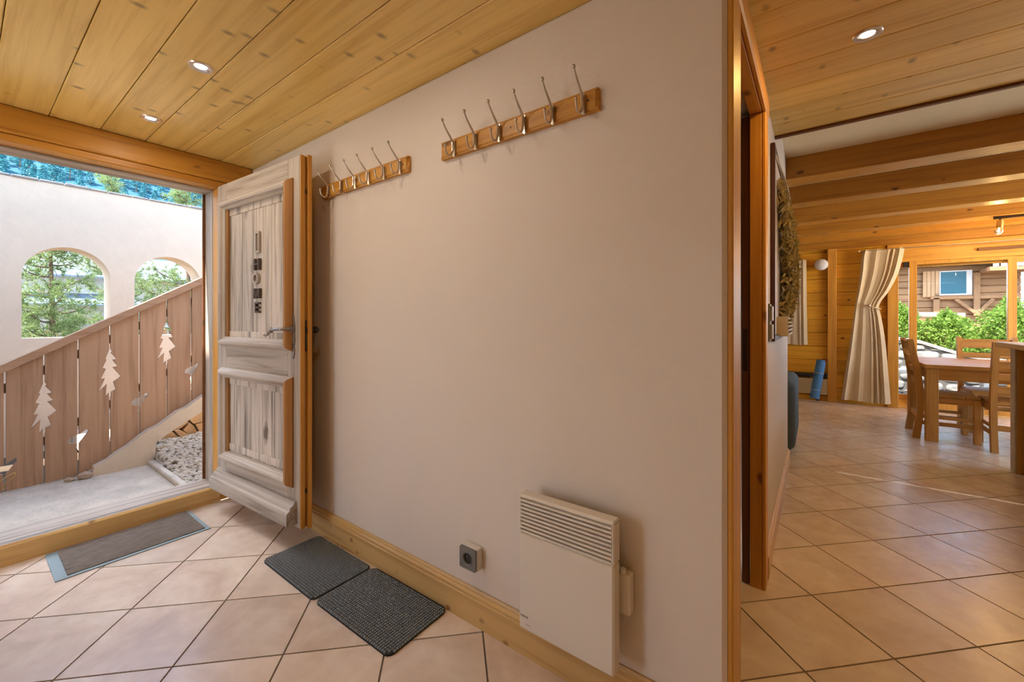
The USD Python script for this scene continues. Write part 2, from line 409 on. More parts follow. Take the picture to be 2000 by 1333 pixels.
M['teal'] = plain('teal_window_blind', (0.004, 0.10, 0.15), 0.5)
M['shutter'] = pine('shutter_pine', 'z', (0.56, 0.32, 0.16), (0.42, 0.21, 0.09), rough=0.7, knot_scale=2.0)
M['whitewood'] = plain('white_window_frame', (0.70, 0.66, 0.62), 0.6)
M['roof'] = plain('grey_blue_roof', (0.14, 0.19, 0.25), 0.6, var=0.15)
M['paleroof'] = plain('pale_balcony_boards', (0.55, 0.52, 0.48), 0.7)
M['pane'] = usdkit.material(stage, '/World/Looks/window_pane', {'f': ('fresnel', {'IOR': 1.45}), 't': ('transparent_bsdf', {'color': (0.97, 0.985, 0.98)}), 'g': ('glossy_bsdf', {'roughness': 0.0, 'color': (1, 1, 1)}), 'm': ('mix_closure', {})},
                            [('f.fac', 'm.fac'), ('t.BSDF', 'm.closure1'), ('g.BSDF', 'm.closure2')], surface='m.closure')
M['bulbglass'] = usdkit.material(stage, '/World/Looks/bulb_glass', {'f': ('fresnel', {'IOR': 1.45}), 't': ('transparent_bsdf', {'color': (1.0, 0.95, 0.85)}), 'g': ('glossy_bsdf', {'roughness': 0.0}), 'm': ('mix_closure', {})},
                                 [('f.fac', 'm.fac'), ('t.BSDF', 'm.closure1'), ('g.BSDF', 'm.closure2')], surface='m.closure')
M['lampglow'] = plain('lit_lamp_glass', (0.9, 0.9, 0.85), 0.3, emit=((1.0, 0.90, 0.72), 9.0))
M['filament'] = plain('glowing_filament', (0.9, 0.7, 0.4), 0.3, emit=((1.0, 0.72, 0.36), 110.0))

# ------------------------------------------------------------------ the room shell
H = 2.33          # hall ceiling
H2 = 2.556        # living room plaster ceiling
XL, XI, XR = -3.28, -0.20, 3.40      # entrance wall, passage wall, right wall
YF, YB, YW, YE = 1.269, -2.30, 7.85, 4.27   # hook wall, back wall, far wall, end of passage wall
ST = 'structure'

# floor: diagonal terracotta tiles on a grout bed
fl = thing('floor', 'terracotta tiled floor laid diagonally through hall and living room', 'floor', kind=ST)
room = unary_union([sbox(XL, YB, XR, YF), sbox(XI - 0.20, YF - 0.01, XR, YE + .01), sbox(-2.6, YE, XR, YW - 0.02)])
obj('grout', prism(room, 'z', -0.08, -0.0035), M['grout'], fl)
U0, US, V0, VS = -2.445, 0.5244, -1.815, 0.4965
J = 0.0035


def campx(p):
    d = np.asarray(p, float) - CAM
    z = d @ np.array([-0.5955, 0.8034, 0])
    return (1000 + F_PX * (d @ np.array([0.8034, 0.5955, 0])) / z, 622 - F_PX * d[2] / z, z) if z > 0.02 else (9e9, 9e9, z)


cells = []
for i in range(-16, 34):
    for j in range(-26, 20):
        u0, u1, v0, v1 = U0 + US * i, U0 + US * (i + 1), V0 + VS * j, V0 + VS * (j + 1)
        q = [((u + v) / 2, (u - v) / 2) for u, v in ((u0, v0), (u1, v0), (u1, v1), (u0, v1))]
        p = Polygon(q)
        if not p.intersects(room):
            continue
        p = p.buffer(-J, join_style=2).intersection(room)
        if p.is_empty or p.area < 1e-4:
            continue
        c = p.centroid
        px = campx((c.x, c.y, 0))
        seen = px[2] > 0.5 and -260 < px[0] < 2260 and 600 < px[1] < 1600
        cells.append((px[2] if seen else 1e6, p))
cells.sort(key=lambda t: t[0])
rest = []
for k, (d, p) in enumerate(cells):
    if d < 1e5 and k < 295:
        obj('tile', prism(p, 'z', -0.012, 0.0), M['tile'], fl)
    else:
        rest.append(prism(p, 'z', -0.012, 0.0))
if rest:
    obj('tile_rest', join(*rest), M['tile'], fl, kind='stuff')

# ceiling of planks over hall and passage, plaster over the living room
ce = thing('ceiling', 'varnished knotty pine plank ceiling with plaster over the living room', 'ceiling', kind=ST)
joints = [.097 - .196 * k for k in range(12, 0, -1)] + [.097, .289, .485, .681, .876, 1.077, 1.285, 1.49, 1.70, 1.905, 2.11, 2.325, 2.53, 2.72, 2.885]
for a, b in zip(joints[:-1], joints[1:]):
    x0 = XL - .02 if b < 1.3 else XI - .02
    obj('plank', bx(x0, XR, a + .0012, b - .0012, H, H + .02, .0035), M['ceil_x'], ce)
obj('backing', cage(XL - .3, XR + .1, YB - .1, 2.90, H + .021, H + .06), M['darkedge'], ce)
obj('edge_board', bx(XI + .001, XR, 2.885, 2.915, H - .012, H2, .004), M['darkedge'], ce, label='dark edge board of the plank ceiling')
obj('plaster', cage(-2.7, XR + .1, 2.915, YW + .2, H2, H2 + .12), M['plaster'], ce)

# hook wall (front)
obj_wf = obj('wall_front', bx(XL, XI, YF, YF + .11, 0, H, .012), M['cream'])
tag(stage.GetPrimAtPath(obj_wf), 'cream painted wall carrying the two coat racks', 'wall', kind=ST)
# entrance wall (left): piece beside the doorway, and outer skin
wl = thing('wall_left', 'entrance wall around the open front door', 'wall', kind=ST)
obj('plaster', cage(XL - .3, XL - .004, YB, -.101, 0, H), M['cream'], wl)
obj('outer_stucco', [cage(XL - .32, XL - .27, -3.0, -.06, -.3, 2.6), cage(XL - .32, XL - .27, 1.14, 6.0, -.3, 2.6), cage(XL - .32, XL - .27, -.06, 1.14, 2.24, 2.6)], M['stucco'], wl)
obj('inner_core', cage(XL - .27, XL, 1.27, 1.5, -.1, 2.5), M['stucco'], wl)
# passage wall with the inner doorway
wi = thing('wall_inner', 'cream wall of the passage beside the inner doorway', 'wall', kind=ST)
obj('plaster', prism(Polygon([(2.29, 0), (YE, 0), (YE, H2), (2.915, H2), (2.915, H), (YF + .02, H), (YF + .02, 2.24), (2.29, 2.24)]), 'x', XI - .12, XI), M['cream'], wi)
obj('return_plaster', cage(-2.7, XI - .12, YE - .12, YE, 0, H2), M['cream'], wi)
obj('closet_lining', cage(XI - .9, XI - .32, YF + .11, YE - .12, 0, H), M['cream'], wi)
# walls that the picture does not show
p = obj('wall_right', [cage(XR, XR + .12, YB, 4.4, 0, H2), cage(XR, XR + .12, 4.4, 7.6, 0, .1), cage(XR, XR + .12, 4.4, 7.6, 2.3, H2), cage(XR, XR + .12, 7.6, YW + .1, 0, H2)], M['cream'])  # opening added here to bring more daylight into the living room
tag(stage.GetPrimAtPath(p), 'plain cream wall at the right end of the rooms', 'wall', kind=ST)
p = obj('wall_back', [cage(XL - .3, -3.1, YB - .12, YB, 0, H), cage(-2.35, XR + .1, YB - .12, YB, 0, H), cage(-3.1, -2.35, YB - .12, YB, 0, .1), cage(-3.1, -2.35, YB - .12, YB, 2.25, H)], M['cream'])  # unseen opening added behind the camera to let sky light in
tag(stage.GetPrimAtPath(p), 'plain cream wall behind the hall with an opening added to let in sky fill', 'wall', kind=ST)
p = obj('wall_end', cage(-2.8, -2.68, YE - .1, YW + .2, 0, H2), M['cream'])
tag(stage.GetPrimAtPath(p), 'plain cream end wall of the living room', 'wall', kind=ST)

# baseboards
prof = Polygon([(YF - .001, 0), (YF - .001, .14), (YF - .006, .14), (YF - .010, .132), (YF - .010, .126), (YF - .018, .118), (YF - .018, .108), (YF - .022, .104), (YF - .022, 0)])
p = obj('baseboard_front', prism(prof, 'x', -2.9, XI - .004), M['base_x'])
tag(stage.GetPrimAtPath(p), 'moulded pine baseboard along the wall with coat racks', 'baseboard', kind=ST)
prof = Polygon([(XI + .001, 0), (XI + .018, 0), (XI + .018, .105), (XI + .008, .115), (XI + .008, .125), (XI + .001, .128)])
p = obj('baseboard_inner', prism(prof, 'y', 2.305, YE), M['base_y'])
tag(stage.GetPrimAtPath(p), 'pale pine baseboard along the passage wall', 'baseboard', kind=ST)

# far living room wall: pine boards, post, plate, header
wfar = thing('wall_far', 'pine boarded far wall of the living room beside the sliding window', 'wall', kind=ST)
zj = [1.847 + .205 * k for k in range(-10, 4)]
for a, b in zip(zj[:-1], zj[1:]):
    a, b = max(a, 0.0), min(b, 2.45)
    if b - a < .03:
        continue
    obj('plank', bx(-2.68, .134, YW - .03, YW, a + .002, b - .002, .005), M['wallpine_x'], wfar)
    obj('plank', bx(.236, .80, YW - .03, YW, a + .002, b - .002, .005), M['wallpine_x'], wfar)
obj('backing', cage(-2.7, .90, YW, YW + .12, -.05, H2), M['wallpine_x'], wfar)
obj('post', bx(.133, .241, 7.75, YW + .01, 0, 2.29, .006), M['trim_z'], wfar)
obj('wall_plate', bx(-2.68, XR, 7.745, YW + .05, 2.28, H2, .006), M['beam_x'], wfar)
obj('header', bx(.80, XR, 7.80, YW + .10, 2.03, 2.28, .006), M['trim_x'], wfar)
obj('header_batten', bx(1.66, XR, 7.765, 7.80, 2.115, 2.15, .004), M['darkedge'], wfar)
obj('skirting', bx(-2.68, .80, 7.80, 7.822, 0, .07, .003), M['wallpine_x'], wfar)

# ceiling beams of the living room
for k, (a, b) in enumerate(((4.03, 4.25), (4.93, 5.14), (5.93, 6.14), (6.80, 7.01), (7.56, 7.735))):
    p = obj('trim_%d' % (k + 1), bx(XI - .001 if k == 0 else -2.68, XR, a, b, 2.38, H2 + .002, .006), M['beam_x'])
    tag(stage.GetPrimAtPath(p), ['nearest heavy pine beam under the living room ceiling, meeting the passage wall', 'second heavy pine beam from the hall across the living room ceiling', 'third heavy pine beam, midway across the living room ceiling',
        'fourth heavy pine beam, carrying the track spotlights', 'last heavy pine beam, closest to the far pine wall'][k], 'ceiling beam', kind=ST)

# inner doorway in the passage wall
d2 = thing('door_2', 'inner doorway with dark door in orange pine frame', 'door', kind=ST)
obj('casing', bx(XI - .002, XI + .015, 1.282, 1.425, 0, 2.20, .004), M['trim_z'], d2)
obj('casing', bx(XI - .002, XI + .015, 2.20, 2.30, 0, 2.20, .004), M['trim_z'], d2)
obj('head_casing', bx(XI - .002, XI + .02, 1.282, 2.31, 2.20, 2.29, .006), M['trim_y'], d2)
obj('jamb', bx(XI - .05, XI - .002, 2.20, 2.289, 0, 2.20, .002), M['trim_z'], d2)
obj('jamb', bx(XI - .05, XI - .002, 1.38, 1.425, 0, 2.20, .002), M['trim_z'], d2)
obj('head_jamb', bx(XI - .05, XI - .002, 1.425, 2.20, 2.20, 2.24, .002), M['trim_y'], d2)
obj('stop', bx(XI - .085, XI - .053, 2.215, 2.289, 0, 2.20, .002), M['darkdoor'], d2)
lf = obj('door_leaf', bx(XI - .13, XI - .09, 1.385, 2.21, .01, 2.20, .004), M['darkdoor'], d2)
obj('strike_plate', bx(XI - .080, XI - .060, 2.2135, 2.216, 1.0, 1.2, .0005), M['darkmetal'], lf)

# entrance door frame
t1 = thing('trim_6', 'orange pine front door frame with lintel beam and weathered outer rebate', 'door frame', kind=ST)
obj('lintel', bx(XL - .10, XL + .0, -.10, YF - .002, 2.19, H - .001, .006), M['trim_y'], t1)
obj('lintel_step', bx(XL - .11, XL - .012, -.10, YF - .002, 2.148, 2.19, .006), M['trim_y'], t1)
obj('outer_lintel', bx(XL - .27, XL - .11, -.10, 1.1, 2.14, 2.30, .004), M['grey_y'], t1)
obj('jamb', bx(XL - .115, XL, 1.062, YF - .002, 0, 2.148, .006), M['trim_z'], t1)
obj('outer_jamb', bx(XL - .255, XL - .115, 1.06, 1.16, 0, 2.14, .004), M['grey_z'], t1)
obj('jamb', bx(XL - .115, XL, -.10, -.01, 0, 2.148, .006), M['trim_z'], t1)
obj('outer_jamb', bx(XL - .255, XL - .115, -.10, -.008, 0, 2.14, .004), M['grey_z'], t1)
obj('threshold', bx(XL - .03, XL + .004, -.01, 1.075, -.03, .104, .010), M['base_y'], t1)
obj('seal_strip', bx(XL - .075, XL - .032, -.01, 1.062, .02, .098, .002), M['alu'], t1)
obj('outer_sill', bx(XL - .26, XL - .078, -.01, 1.062, 0, .096, .004), M['grey_y'], t1)
obj('outer_bead', bx(XL - .268, XL - .255, 1.045, 1.075, .09, 2.16, .002), M['darkedge'], t1)

# front door leaf, opened against the hook wall (local: x from hinge along leaf, y into the room side is minus)
d1 = thing('door_1', 'open front door with weathered grey panels and HOME lettering', 'door', (-3.205, 1.030, 0), 3.5, kind=ST)
LW, ZB, ZT = .985, .118, 2.128
G = M['grey_z']
obj('stile', bx(0, .125, 0, .030, ZB, ZT, .003), G, d1)
obj('stile', bx(.865, LW, 0, .030, ZB, ZT, .003), G, d1)
obj('top_rail', bx(.125, .865, .001, .030, 1.98, ZT, .003), M['grey_x'], d1)
obj('lock_rail', bx(.125, .865, .001, .030, .90, 1.10, .003), M['grey_x'], d1)
obj('bottom_rail', bx(.125, .865, .001, .030, ZB, .38, .003), M['grey_x'], d1)
obj('edge_strip', bx(LW, LW + .006, .001, .024, ZB, ZT, .001), M['trim_z'], d1)
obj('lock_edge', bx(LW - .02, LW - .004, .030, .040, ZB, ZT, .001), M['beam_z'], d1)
obj('inner_leaf', bx(.01, LW + .010, .040, .064, ZB - .012, ZT + .012, .003), M['trim_z'], d1)
for (z0, z1, nb) in ((1.128, 1.955, 3), (.402, .872, 4)):
    xs = np.linspace(.148, .842, nb * 1 + 2) if nb == 3 else np.linspace(.148, .842, 6)
    for a, b in zip(xs[:-1], xs[1:]):
        obj('panel_board', bx(a + .0015, b - .0015, .012, .026, z0 - .03, z1 + .03, .003), M['panelwood'], d1)
    obj('panel_batten', bx(.15, .84, .008, .013, z1 - .045, z1 + .0, .001), M['panelwood'], d1)
    obj('panel_batten', bx(.15, .84, .008, .013, z0, z0 + .04, .001), M['panelwood'], d1)


def bolection(length, w=.062, d=.040):
    """moulding profile: (across, out)"""
    pts = [(0, 0), (0, -.010), (.006, -.016), (.010, -.028), (.020, -d + .002), (.032, -d), (.044, -d + .006), (.050, -d + .018), (.054, -.020), (w, -.012), (w, .012), (0.0, .002)]
    return Polygon([(x, y) for x, y in pts]).buffer(0)


B = bolection(1)


def mould(side, x0, x1, z0, z1, w=.062):
    """frame piece around the rectangle x0..x1, z0..z1 (outer size), mitred"""
    pr = np.array(B.exterior.coords)[:-1]
    if side in ('top', 'bottom'):
        a, b = x0, x1
    else:
        a, b = z0, z1
    vs = []
    for end, s in ((a, 1), (b, -1)):
        for (q, o) in pr:
            t = end + s * q
            if side == 'top':
                vs.append((t, o, z1 - q))
            elif side == 'bottom':
                vs.append((t, o, z0 + q))
            elif side == 'left':
                vs.append((x0 + q, o, t))
            else:
                vs.append((x1 - q, o, t))
    v = np.array(vs); n = len(pr)
    f = [[i, (i + 1) % n, n + (i + 1) % n] for i in range(n)] + [[i, n + (i + 1) % n, n + i] for i in range(n)]
    tri = trimesh.creation.triangulate_polygon(Polygon(pr), engine='earcut')
    m = trimesh.Trimesh(v, np.array(f), process=False)
    # caps
    key = {tuple(np.round(p, 6)): k for k, p in enumerate(pr)}
    idx = [key.get(tuple(np.round(p, 6)), 0) for p in tri[0]]
    caps = np.array([[idx[k] for k in t] for t in tri[1]])
    f = np.vstack([np.array(f), caps, caps[:, ::-1] + n])
    m = trimesh.Trimesh(v, f, process=False); m.fix_normals()
    return np.array(m.vertices), np.array(m.faces)


for (x0, x1, z0, z1) in ((.075, .925, 1.070, 2.012), (.075, .925, .330, .930)):
    obj('moulding', mould('top', x0, x1, z0, z1), M['grey_x'], d1, smooth=35)
    obj('moulding', mould('bottom', x0, x1, z0, z1), M['grey_x'], d1, smooth=35)
    obj('moulding', mould('left', x0, x1, z0, z1), M['grey_z'], d1, smooth=35)
    obj('moulding', mould('right', x0, x1, z0, z1), M['shaded_varnish'], d1, smooth=35, label='moulding with intact varnish and the orange of its shaded side painted in')
    obj('inner_bead', bx(x0 + .060, x0 + .078, -.006, .012, z0 + .06, z1 - .06, .003), M['shaded_varnish'], d1)  # strip added to carry the same shade orange beside the panel
drip = Polygon([(0.0, .14), (-.052, .14), (-.056, .150), (-.056, .205), (-.050, .216), (-.040, .222), (-.036, .238), (-.020, .246), (-.012, .262), (0.0, .264)])
obj('drip_rail', prism(drip, 'x', .02, LW - .03), M['grey_x'], d1, smooth=30, label='weathered moulded drip rail at the foot of the door')
# HOME letters and the tall narrow hook plate above them
for ch, zc, hh, xx, mm in (('H', 1.54, .064, .525, 'letter'), ('O', 1.458, .060, .512, 'letterpale'), ('M', 1.370, .056, .525, 'letter'), ('E', 1.284, .060, .530, 'letter')):
    t = meshkit.text_mesh(ch, hh, 0.016, bold=True)
    v = np.array(t.vertices); v[:, 0] -= (v[:, 0].min() + v[:, 0].max()) / 2; v[:, 0] *= 1.15
    v = np.stack([v[:, 0] + xx, .010 - v[:, 2], v[:, 1] + zc], 1)
    m = trimesh.Trimesh(v, np.array(t.faces), process=False); m.fix_normals()
    obj('letter', (np.array(m.vertices), np.array(m.faces)), M[mm], d1, label={'H': 'letter H', 'O': 'pale letter O', 'M': 'letter M', 'E': 'letter E'}[ch])
ring = sbox(.500, 1.640, .548, 1.768).difference(sbox(.512, 1.652, .536, 1.756))
obj('narrow_plate', prism(ring, 'y', -.002, .010), M['letterpale'], d1, label='tall narrow pale outline above the letters')
# handle: plate, lever, keyhole
pl = Polygon([(.918, 1.045), (.926, 1.030), (.934, 1.045), (.940, 1.075), (.936, 1.10), (.943, 1.13), (.939, 1.16), (.942, 1.20), (.936, 1.235), (.932, 1.262), (.926, 1.274), (.920, 1.262), (.916, 1.235), (.910, 1.20), (.913, 1.16), (.909, 1.13), (.916, 1.10), (.912, 1.075)])
hp = obj('handle_plate', prism(pl, 'y', -.006, .001), M['iron'], d1)
obj('keyhole', [lathe([(0, -.0005), (.0055, -.0005), (.0055, .001), (0, .001)], 12, (.926, -.0065, 1.108), 'y'), bx(.9235, .9285, -.0072, -.0055, 1.086, 1.106, .0004)], M['black'], hp)
lev = [(.926, -.006, 1.192), (.926, -.050, 1.192), (.918, -.062, 1.192), (.895, -.066, 1.191), (.85, -.066, 1.188), (.82, -.066, 1.184)]
obj('lever', [tube(smoothpath(lev, 24), np.linspace(.0105, .0085, 24), 10), ball(.015, (.815, -.066, 1.183), 2), lathe([(.0, -.012), (.017, -.012), (.015, 0), (0, 0)], 16, (.926, -.006, 1.192), 'y')], M['iron'], hp, smooth=40)
th = np.linspace(-2.2, 2.6, 22)
obj('scroll_end', [tube(np.stack([.785 + .017 * np.cos(th) * np.linspace(1, .5, 22), np.full(22, -.068) + np.linspace(-.012, .012, 22), 1.175 + .020 * np.sin(th) * np.linspace(1, .5, 22)], 1), .0068, 8), tube([(.812, -.066, 1.183), (.80, -.066, 1.185)], .006, 8)], M['iron'], hp, smooth=40)
obj('lock_case', [bx(LW - .004, LW + .0, .031, .039, 1.07, 1.24, .001), bx(LW - .003, LW + .009, .0325, .0375, 1.175, 1.20, .001)], M['darkmetal'], d1)
obj('edge_bolt', bx(LW - .004, LW + .001, .031, .039, .30, .325, .001), M['darkmetal'], d1)
obj('edge_bolt', bx(LW - .004, LW + .001, .031, .039, 1.925, 1.95, .001), M['darkmetal'], d1)
obj('inner_knob', [lathe([(0, 0), (.010, 0), (.010, .03), (.018, .036), (.020, .048), (.014, .058), (0, .060)], 16, (.955, .062, 1.185), 'y')], M['darkmetal'], d1, smooth=40)
for zz in (.35, 1.1, 1.85):
    obj('hinge', tube([(-.003, .036, zz), (-.003, .036, zz + .09)], .007, 10), M['darkmetal'], d1)


# ------------------------------------------------------------------ hall objects
def hook_meshes():
    lower = smoothpath([(0, -.012, .034), (0, -.014, .000), (0, -.020, -.022), (0, -.034, -.033), (0, -.048, -.026), (0, -.055, -.008), (0, -.056, .002)], 22)
    upper = smoothpath([(0, -.012, .028), (0, -.024, .044), (0, -.042, .062), (0, -.060, .082), (0, -.070, .098)], 18)
    plate = [(0.0, -.030), (.006, -.025), (.008, -.008), (.008, .028), (.005, .038), (0.0, .042)]
    pp = Polygon([(x, z) for x, z in plate] + [(-x, z) for x, z in plate[::-1]])
    return join(tube(lower, np.linspace(.0052, .0032, 22), 8), ball(.0056, (0, -.056, .004), 1), tube(upper, np.linspace(.0046, .0028, 18), 8), ball(.0062, (0, -.071, .101), 1, (1, 1, 1.2)), prism(pp, 'y', -.006, 0))


HOOK = hook_meshes()


def coat_rack(x0, x1, hooks, label, screws):
    t = thing('coat_rack', label, 'coat rack', (x0, YF, 1.937), group='pine coat racks')
    L = x1 - x0
    pr = Polygon([(0, 0), (-.019, 0), (-.019, .004), (-.024, .010), (-.024, .063), (-.019, .069), (-.019, .073), (0, .073)])
    bev = .008
    v, f = prism(pr, 'x', 0, L)
    v = v.copy(); e = (v[:, 1] < -.020); v[:, 0] = np.where(e & (v[:, 0] < L / 2), v[:, 0] + bev, np.where(e, v[:, 0] - bev, v[:, 0]))
    obj('board', (v, f), M['trim_x'], t)
    for h in hooks:
        obj('hook', xf(HOOK, 0, (h - x0 + .012, -.024, .020)), M['steel'], t, smooth=40)
    for s in screws:
        obj('screw', lathe([(0, -.0012), (.0035, -.0012), (.0035, .0), (0, .0)], 10, (s, -.0240, .036), 'y'), M['darkmetal'], t)
    return t


coat_rack(-1.309, -.575, (-1.235, -1.115, -.993, -.875, -.755, -.636), 'pine coat rack with six nickel hooks, nearer the room corner, above the heater', (.38, .70, .03))
coat_rack(-2.291, -1.531, (-2.209, -2.081, -1.956, -1.839, -1.712, -1.589), 'pine coat rack with six nickel hooks, beside the open front door', (.36, .73))

# convector heater
ht = thing('convector_heater', 'cream electric convector heater on the wall under the nearer coat rack', 'heater', (-.837, YF, .168))
Wd, Hh, yf, yb = .350, .468, -.100, -.052
obj('body', [bx(0, Wd, yf, yb, 0, .335, .006), bx(0, .010, yf + .001, yb, .335, Hh, .004), bx(Wd - .010, Wd, yf + .001, yb, .335, Hh, .004), bx(0, Wd, yf, yb, Hh - .014, Hh, .006)], M['heater'], ht)
obj('dark_interior', cage(.010, Wd - .010, yf + .022, yb - .002, .335, Hh - .014), M['heaterdark'], ht)
for k in range(9):
    z = .339 + k * .0132
    pr = Polygon([(yf, z), (yf + .002, z - .001), (yf + .020, z + .0065), (yf + .020, z + .0085), (yf, z + .0065)])
    obj('louvre', prism(pr, 'x', .008, Wd - .008), M['heater'], ht)


def flat_text(s, height, x, y, z, depth=.0008):
    t = meshkit.text_mesh(s, height, depth, bold=False)
    v = np.array(t.vertices); f = np.array(t.faces)
    return np.stack([v[:, 0] + x, y - v[:, 2], v[:, 1] + z], 1), f


obj('maker_name', flat_text('noirot', .0085, .008, yf + .0002, .045), M['print'], ht, label='small dark printed maker name')
obj('type_print', flat_text('calidou', .0045, .030, yf + .0002, .022), M['printpale'], ht)
obj('wall_bracket', [bx(.05, .09, yb - .002, -.001, .03, .42, .002), bx(Wd - .09, Wd - .05, yb - .002, -.001, .03, .42, .002)], M['whiteplastic'], ht)
cb_ = obj('control_box', bx(Wd - .02, Wd + .028, yb + .006, -.010, .165, .290, .004), M['heater'], ht)
obj('control_dial', lathe([(0, 0), (.011, 0), (.011, .010), (.008, .013), (0, .013)], 14, (Wd + .002, -.034, .290), 'z'), M['whiteplastic'], cb_)

# wall socket
so = thing('power_outlet', 'grey surface mounted power socket on cream wall left of the heater', 'power outlet', (-1.178, YF, .232))
obj('back_box', bx(0, .090, -.034, -.0005, 0, .090, .004), M['whiteplastic'], so)
face = shapely.affinity.translate(sbox(.006, .006, .080, .080).buffer(.006), 0.002, 0.002).difference(Point(.045, .045).buffer(.022))
obj('face_plate', prism(face, 'y', -.044, -.034), M['outlet'], so)
obj('socket_ring', lathe([(.0225, -.010), (.026, -.012), (.026, -.0095), (.0225, 0)], 24, (.045, -.034, .045), 'y'), M['outlet'], so, smooth=40)
obj('socket_well', lathe([(0, -.0002), (.0225, -.0002), (.0225, -.0010), (0, -.0010)], 24, (.045, -.034, .045), 'y'), M['black'], so)
obj('earth_pin', tube([(.045, -.035, .056), (.045, -.046, .056)], .0026, 8), M['chrome'], so)

# light switch pair on the passage wall
sw = thing('light_switch', 'double silver light switch on the passage wall between doorway and dried grass panel', 'light switch', (XI, 2.47, 1.13))
obj('plate', bx(0.0005, .010, 0, .085, 0, .195, .003), M['outlet'], sw)
for z in (.010, .105):
    v, f = bx(.009, .020, .008, .077, z, z + .08, .004)
    obj('rocker', (v, f), M['steel'], sw)

# entrance mat
em = thing('entrance_mat', 'narrow ribbed brown doormat with grey border at the front door', 'doormat', (-3.262, .272, 0))
obj('backing', [bx(0, .375, 0, .622, 0.0003, .005, .002)], M['matborder'], em)
obj('pile', [bx(.002 + .0 + i * .0098, .002 + .0 + i * .0098 + .0086, .042, .600, .004, .0105, .002) for i in range(36)], M['matpile'], em)


# rubber mats with nubs
def rubber_mat(x0, x1, y0, y1, rot, label):
    w, d = x1 - x0, y1 - y0
    t = thing('rubber_mat', label, 'rubber mat', ((x0 + x1) / 2, (y0 + y1) / 2, 0), rot, group='grey rubber mats')
    shape = sbox(-w / 2 + .03, -d / 2 + .03, w / 2 - .03, d / 2 - .03).buffer(.03)
    obj('base', prism(shape, 'z', .0003, .007), M['rubberbase'], t)
    inner = shape.buffer(-.003)
    s = .0125
    pyr, n = [], 0
    vs, fs = [], []
    for gx in np.arange(-w / 2 + s / 2, w / 2, s):
        for gy in np.arange(-d / 2 + s / 2, d / 2, s):
            if inner.contains(Point(gx, gy)):
                a, b = s * .38, s * .26
                vs += [(gx - a, gy - a, .0068), (gx + a, gy - a, .0068), (gx + a, gy + a, .0068), (gx - a, gy + a, .0068), (gx - b, gy - b, .012), (gx + b, gy - b, .012), (gx + b, gy + b, .012), (gx - b, gy + b, .012)]
                q = [(0, 1, 5, 4), (1, 2, 6, 5), (2, 3, 7, 6), (3, 0, 4, 7), (4, 5, 6, 7)]
                for a_, b_, c_, d_ in q:
                    fs += [(n + a_, n + b_, n + c_), (n + a_, n + c_, n + d_)]
                n += 8
    obj('nubs', (np.array(vs), np.array(fs)), M['rubber'], t, kind='stuff')


rubber_mat(-2.285, -1.782, .930, 1.232, 0, 'dark grey nubbed rubber mat nearer the front door')
rubber_mat(-1.772, -1.262, .935, 1.243, .8, 'dark grey nubbed rubber mat nearer the heater')


# recessed lights
def downlight(x, y, label, power, warm, on=True):
    t = thing('downlight', label, 'ceiling light', (x, y, H), group='recessed ceiling lights')
    obj('trim_ring', lathe([(.022, 0.0), (.026, -.003), (.034, -.0062), (.043, -.0055), (.046, -.002), (.046, .0), (.040, .001)], 28), M['chrome'], t, smooth=40)
    obj('lamp_lens', lathe([(0, -.0030), (.016, -.0026), (.0225, -.0010), (.0225, .001)], 24), M['lampglow'], t, smooth=40)
    L = UsdLux.DiskLight.Define(stage, t + '/light')
    L.CreateRadiusAttr(.03); L.CreateIntensityAttr(power * LAMP); L.CreateColorAttr(Gf.Vec3f(*warm)); L.CreateNormalizeAttr(False)
    L.AddTranslateOp().Set(Gf.Vec3d(0, 0, -.012))


WARM = (1.0, .60, .18)
WHITE = (1.0, .86, .70)
downlight(-2.121, .620, 'lit recessed ceiling light nearer the camera of the two in the hall planks', 120, WHITE)
downlight(-2.886, .620, 'lit recessed ceiling light closest to the front door', 120, WHITE)
downlight(.156, 2.058, 'lit recessed ceiling light in the passage ceiling', 320, WARM)
HID = ('unseen fill light added in the hall ceiling between the coat racks and the camera', 'unseen fill light added at the right side of the passage', 'unseen fill light added directly behind the camera')  # extra unseen lamps put in to brighten hall and passage
for k, (x, y, p_, c_) in enumerate(((-1.35, .62, 150, WHITE), (1.1, 2.06, 300, WARM), (1.2, -.5, 200, WARM))):
    downlight(x, y, HID[k], p_, c_)

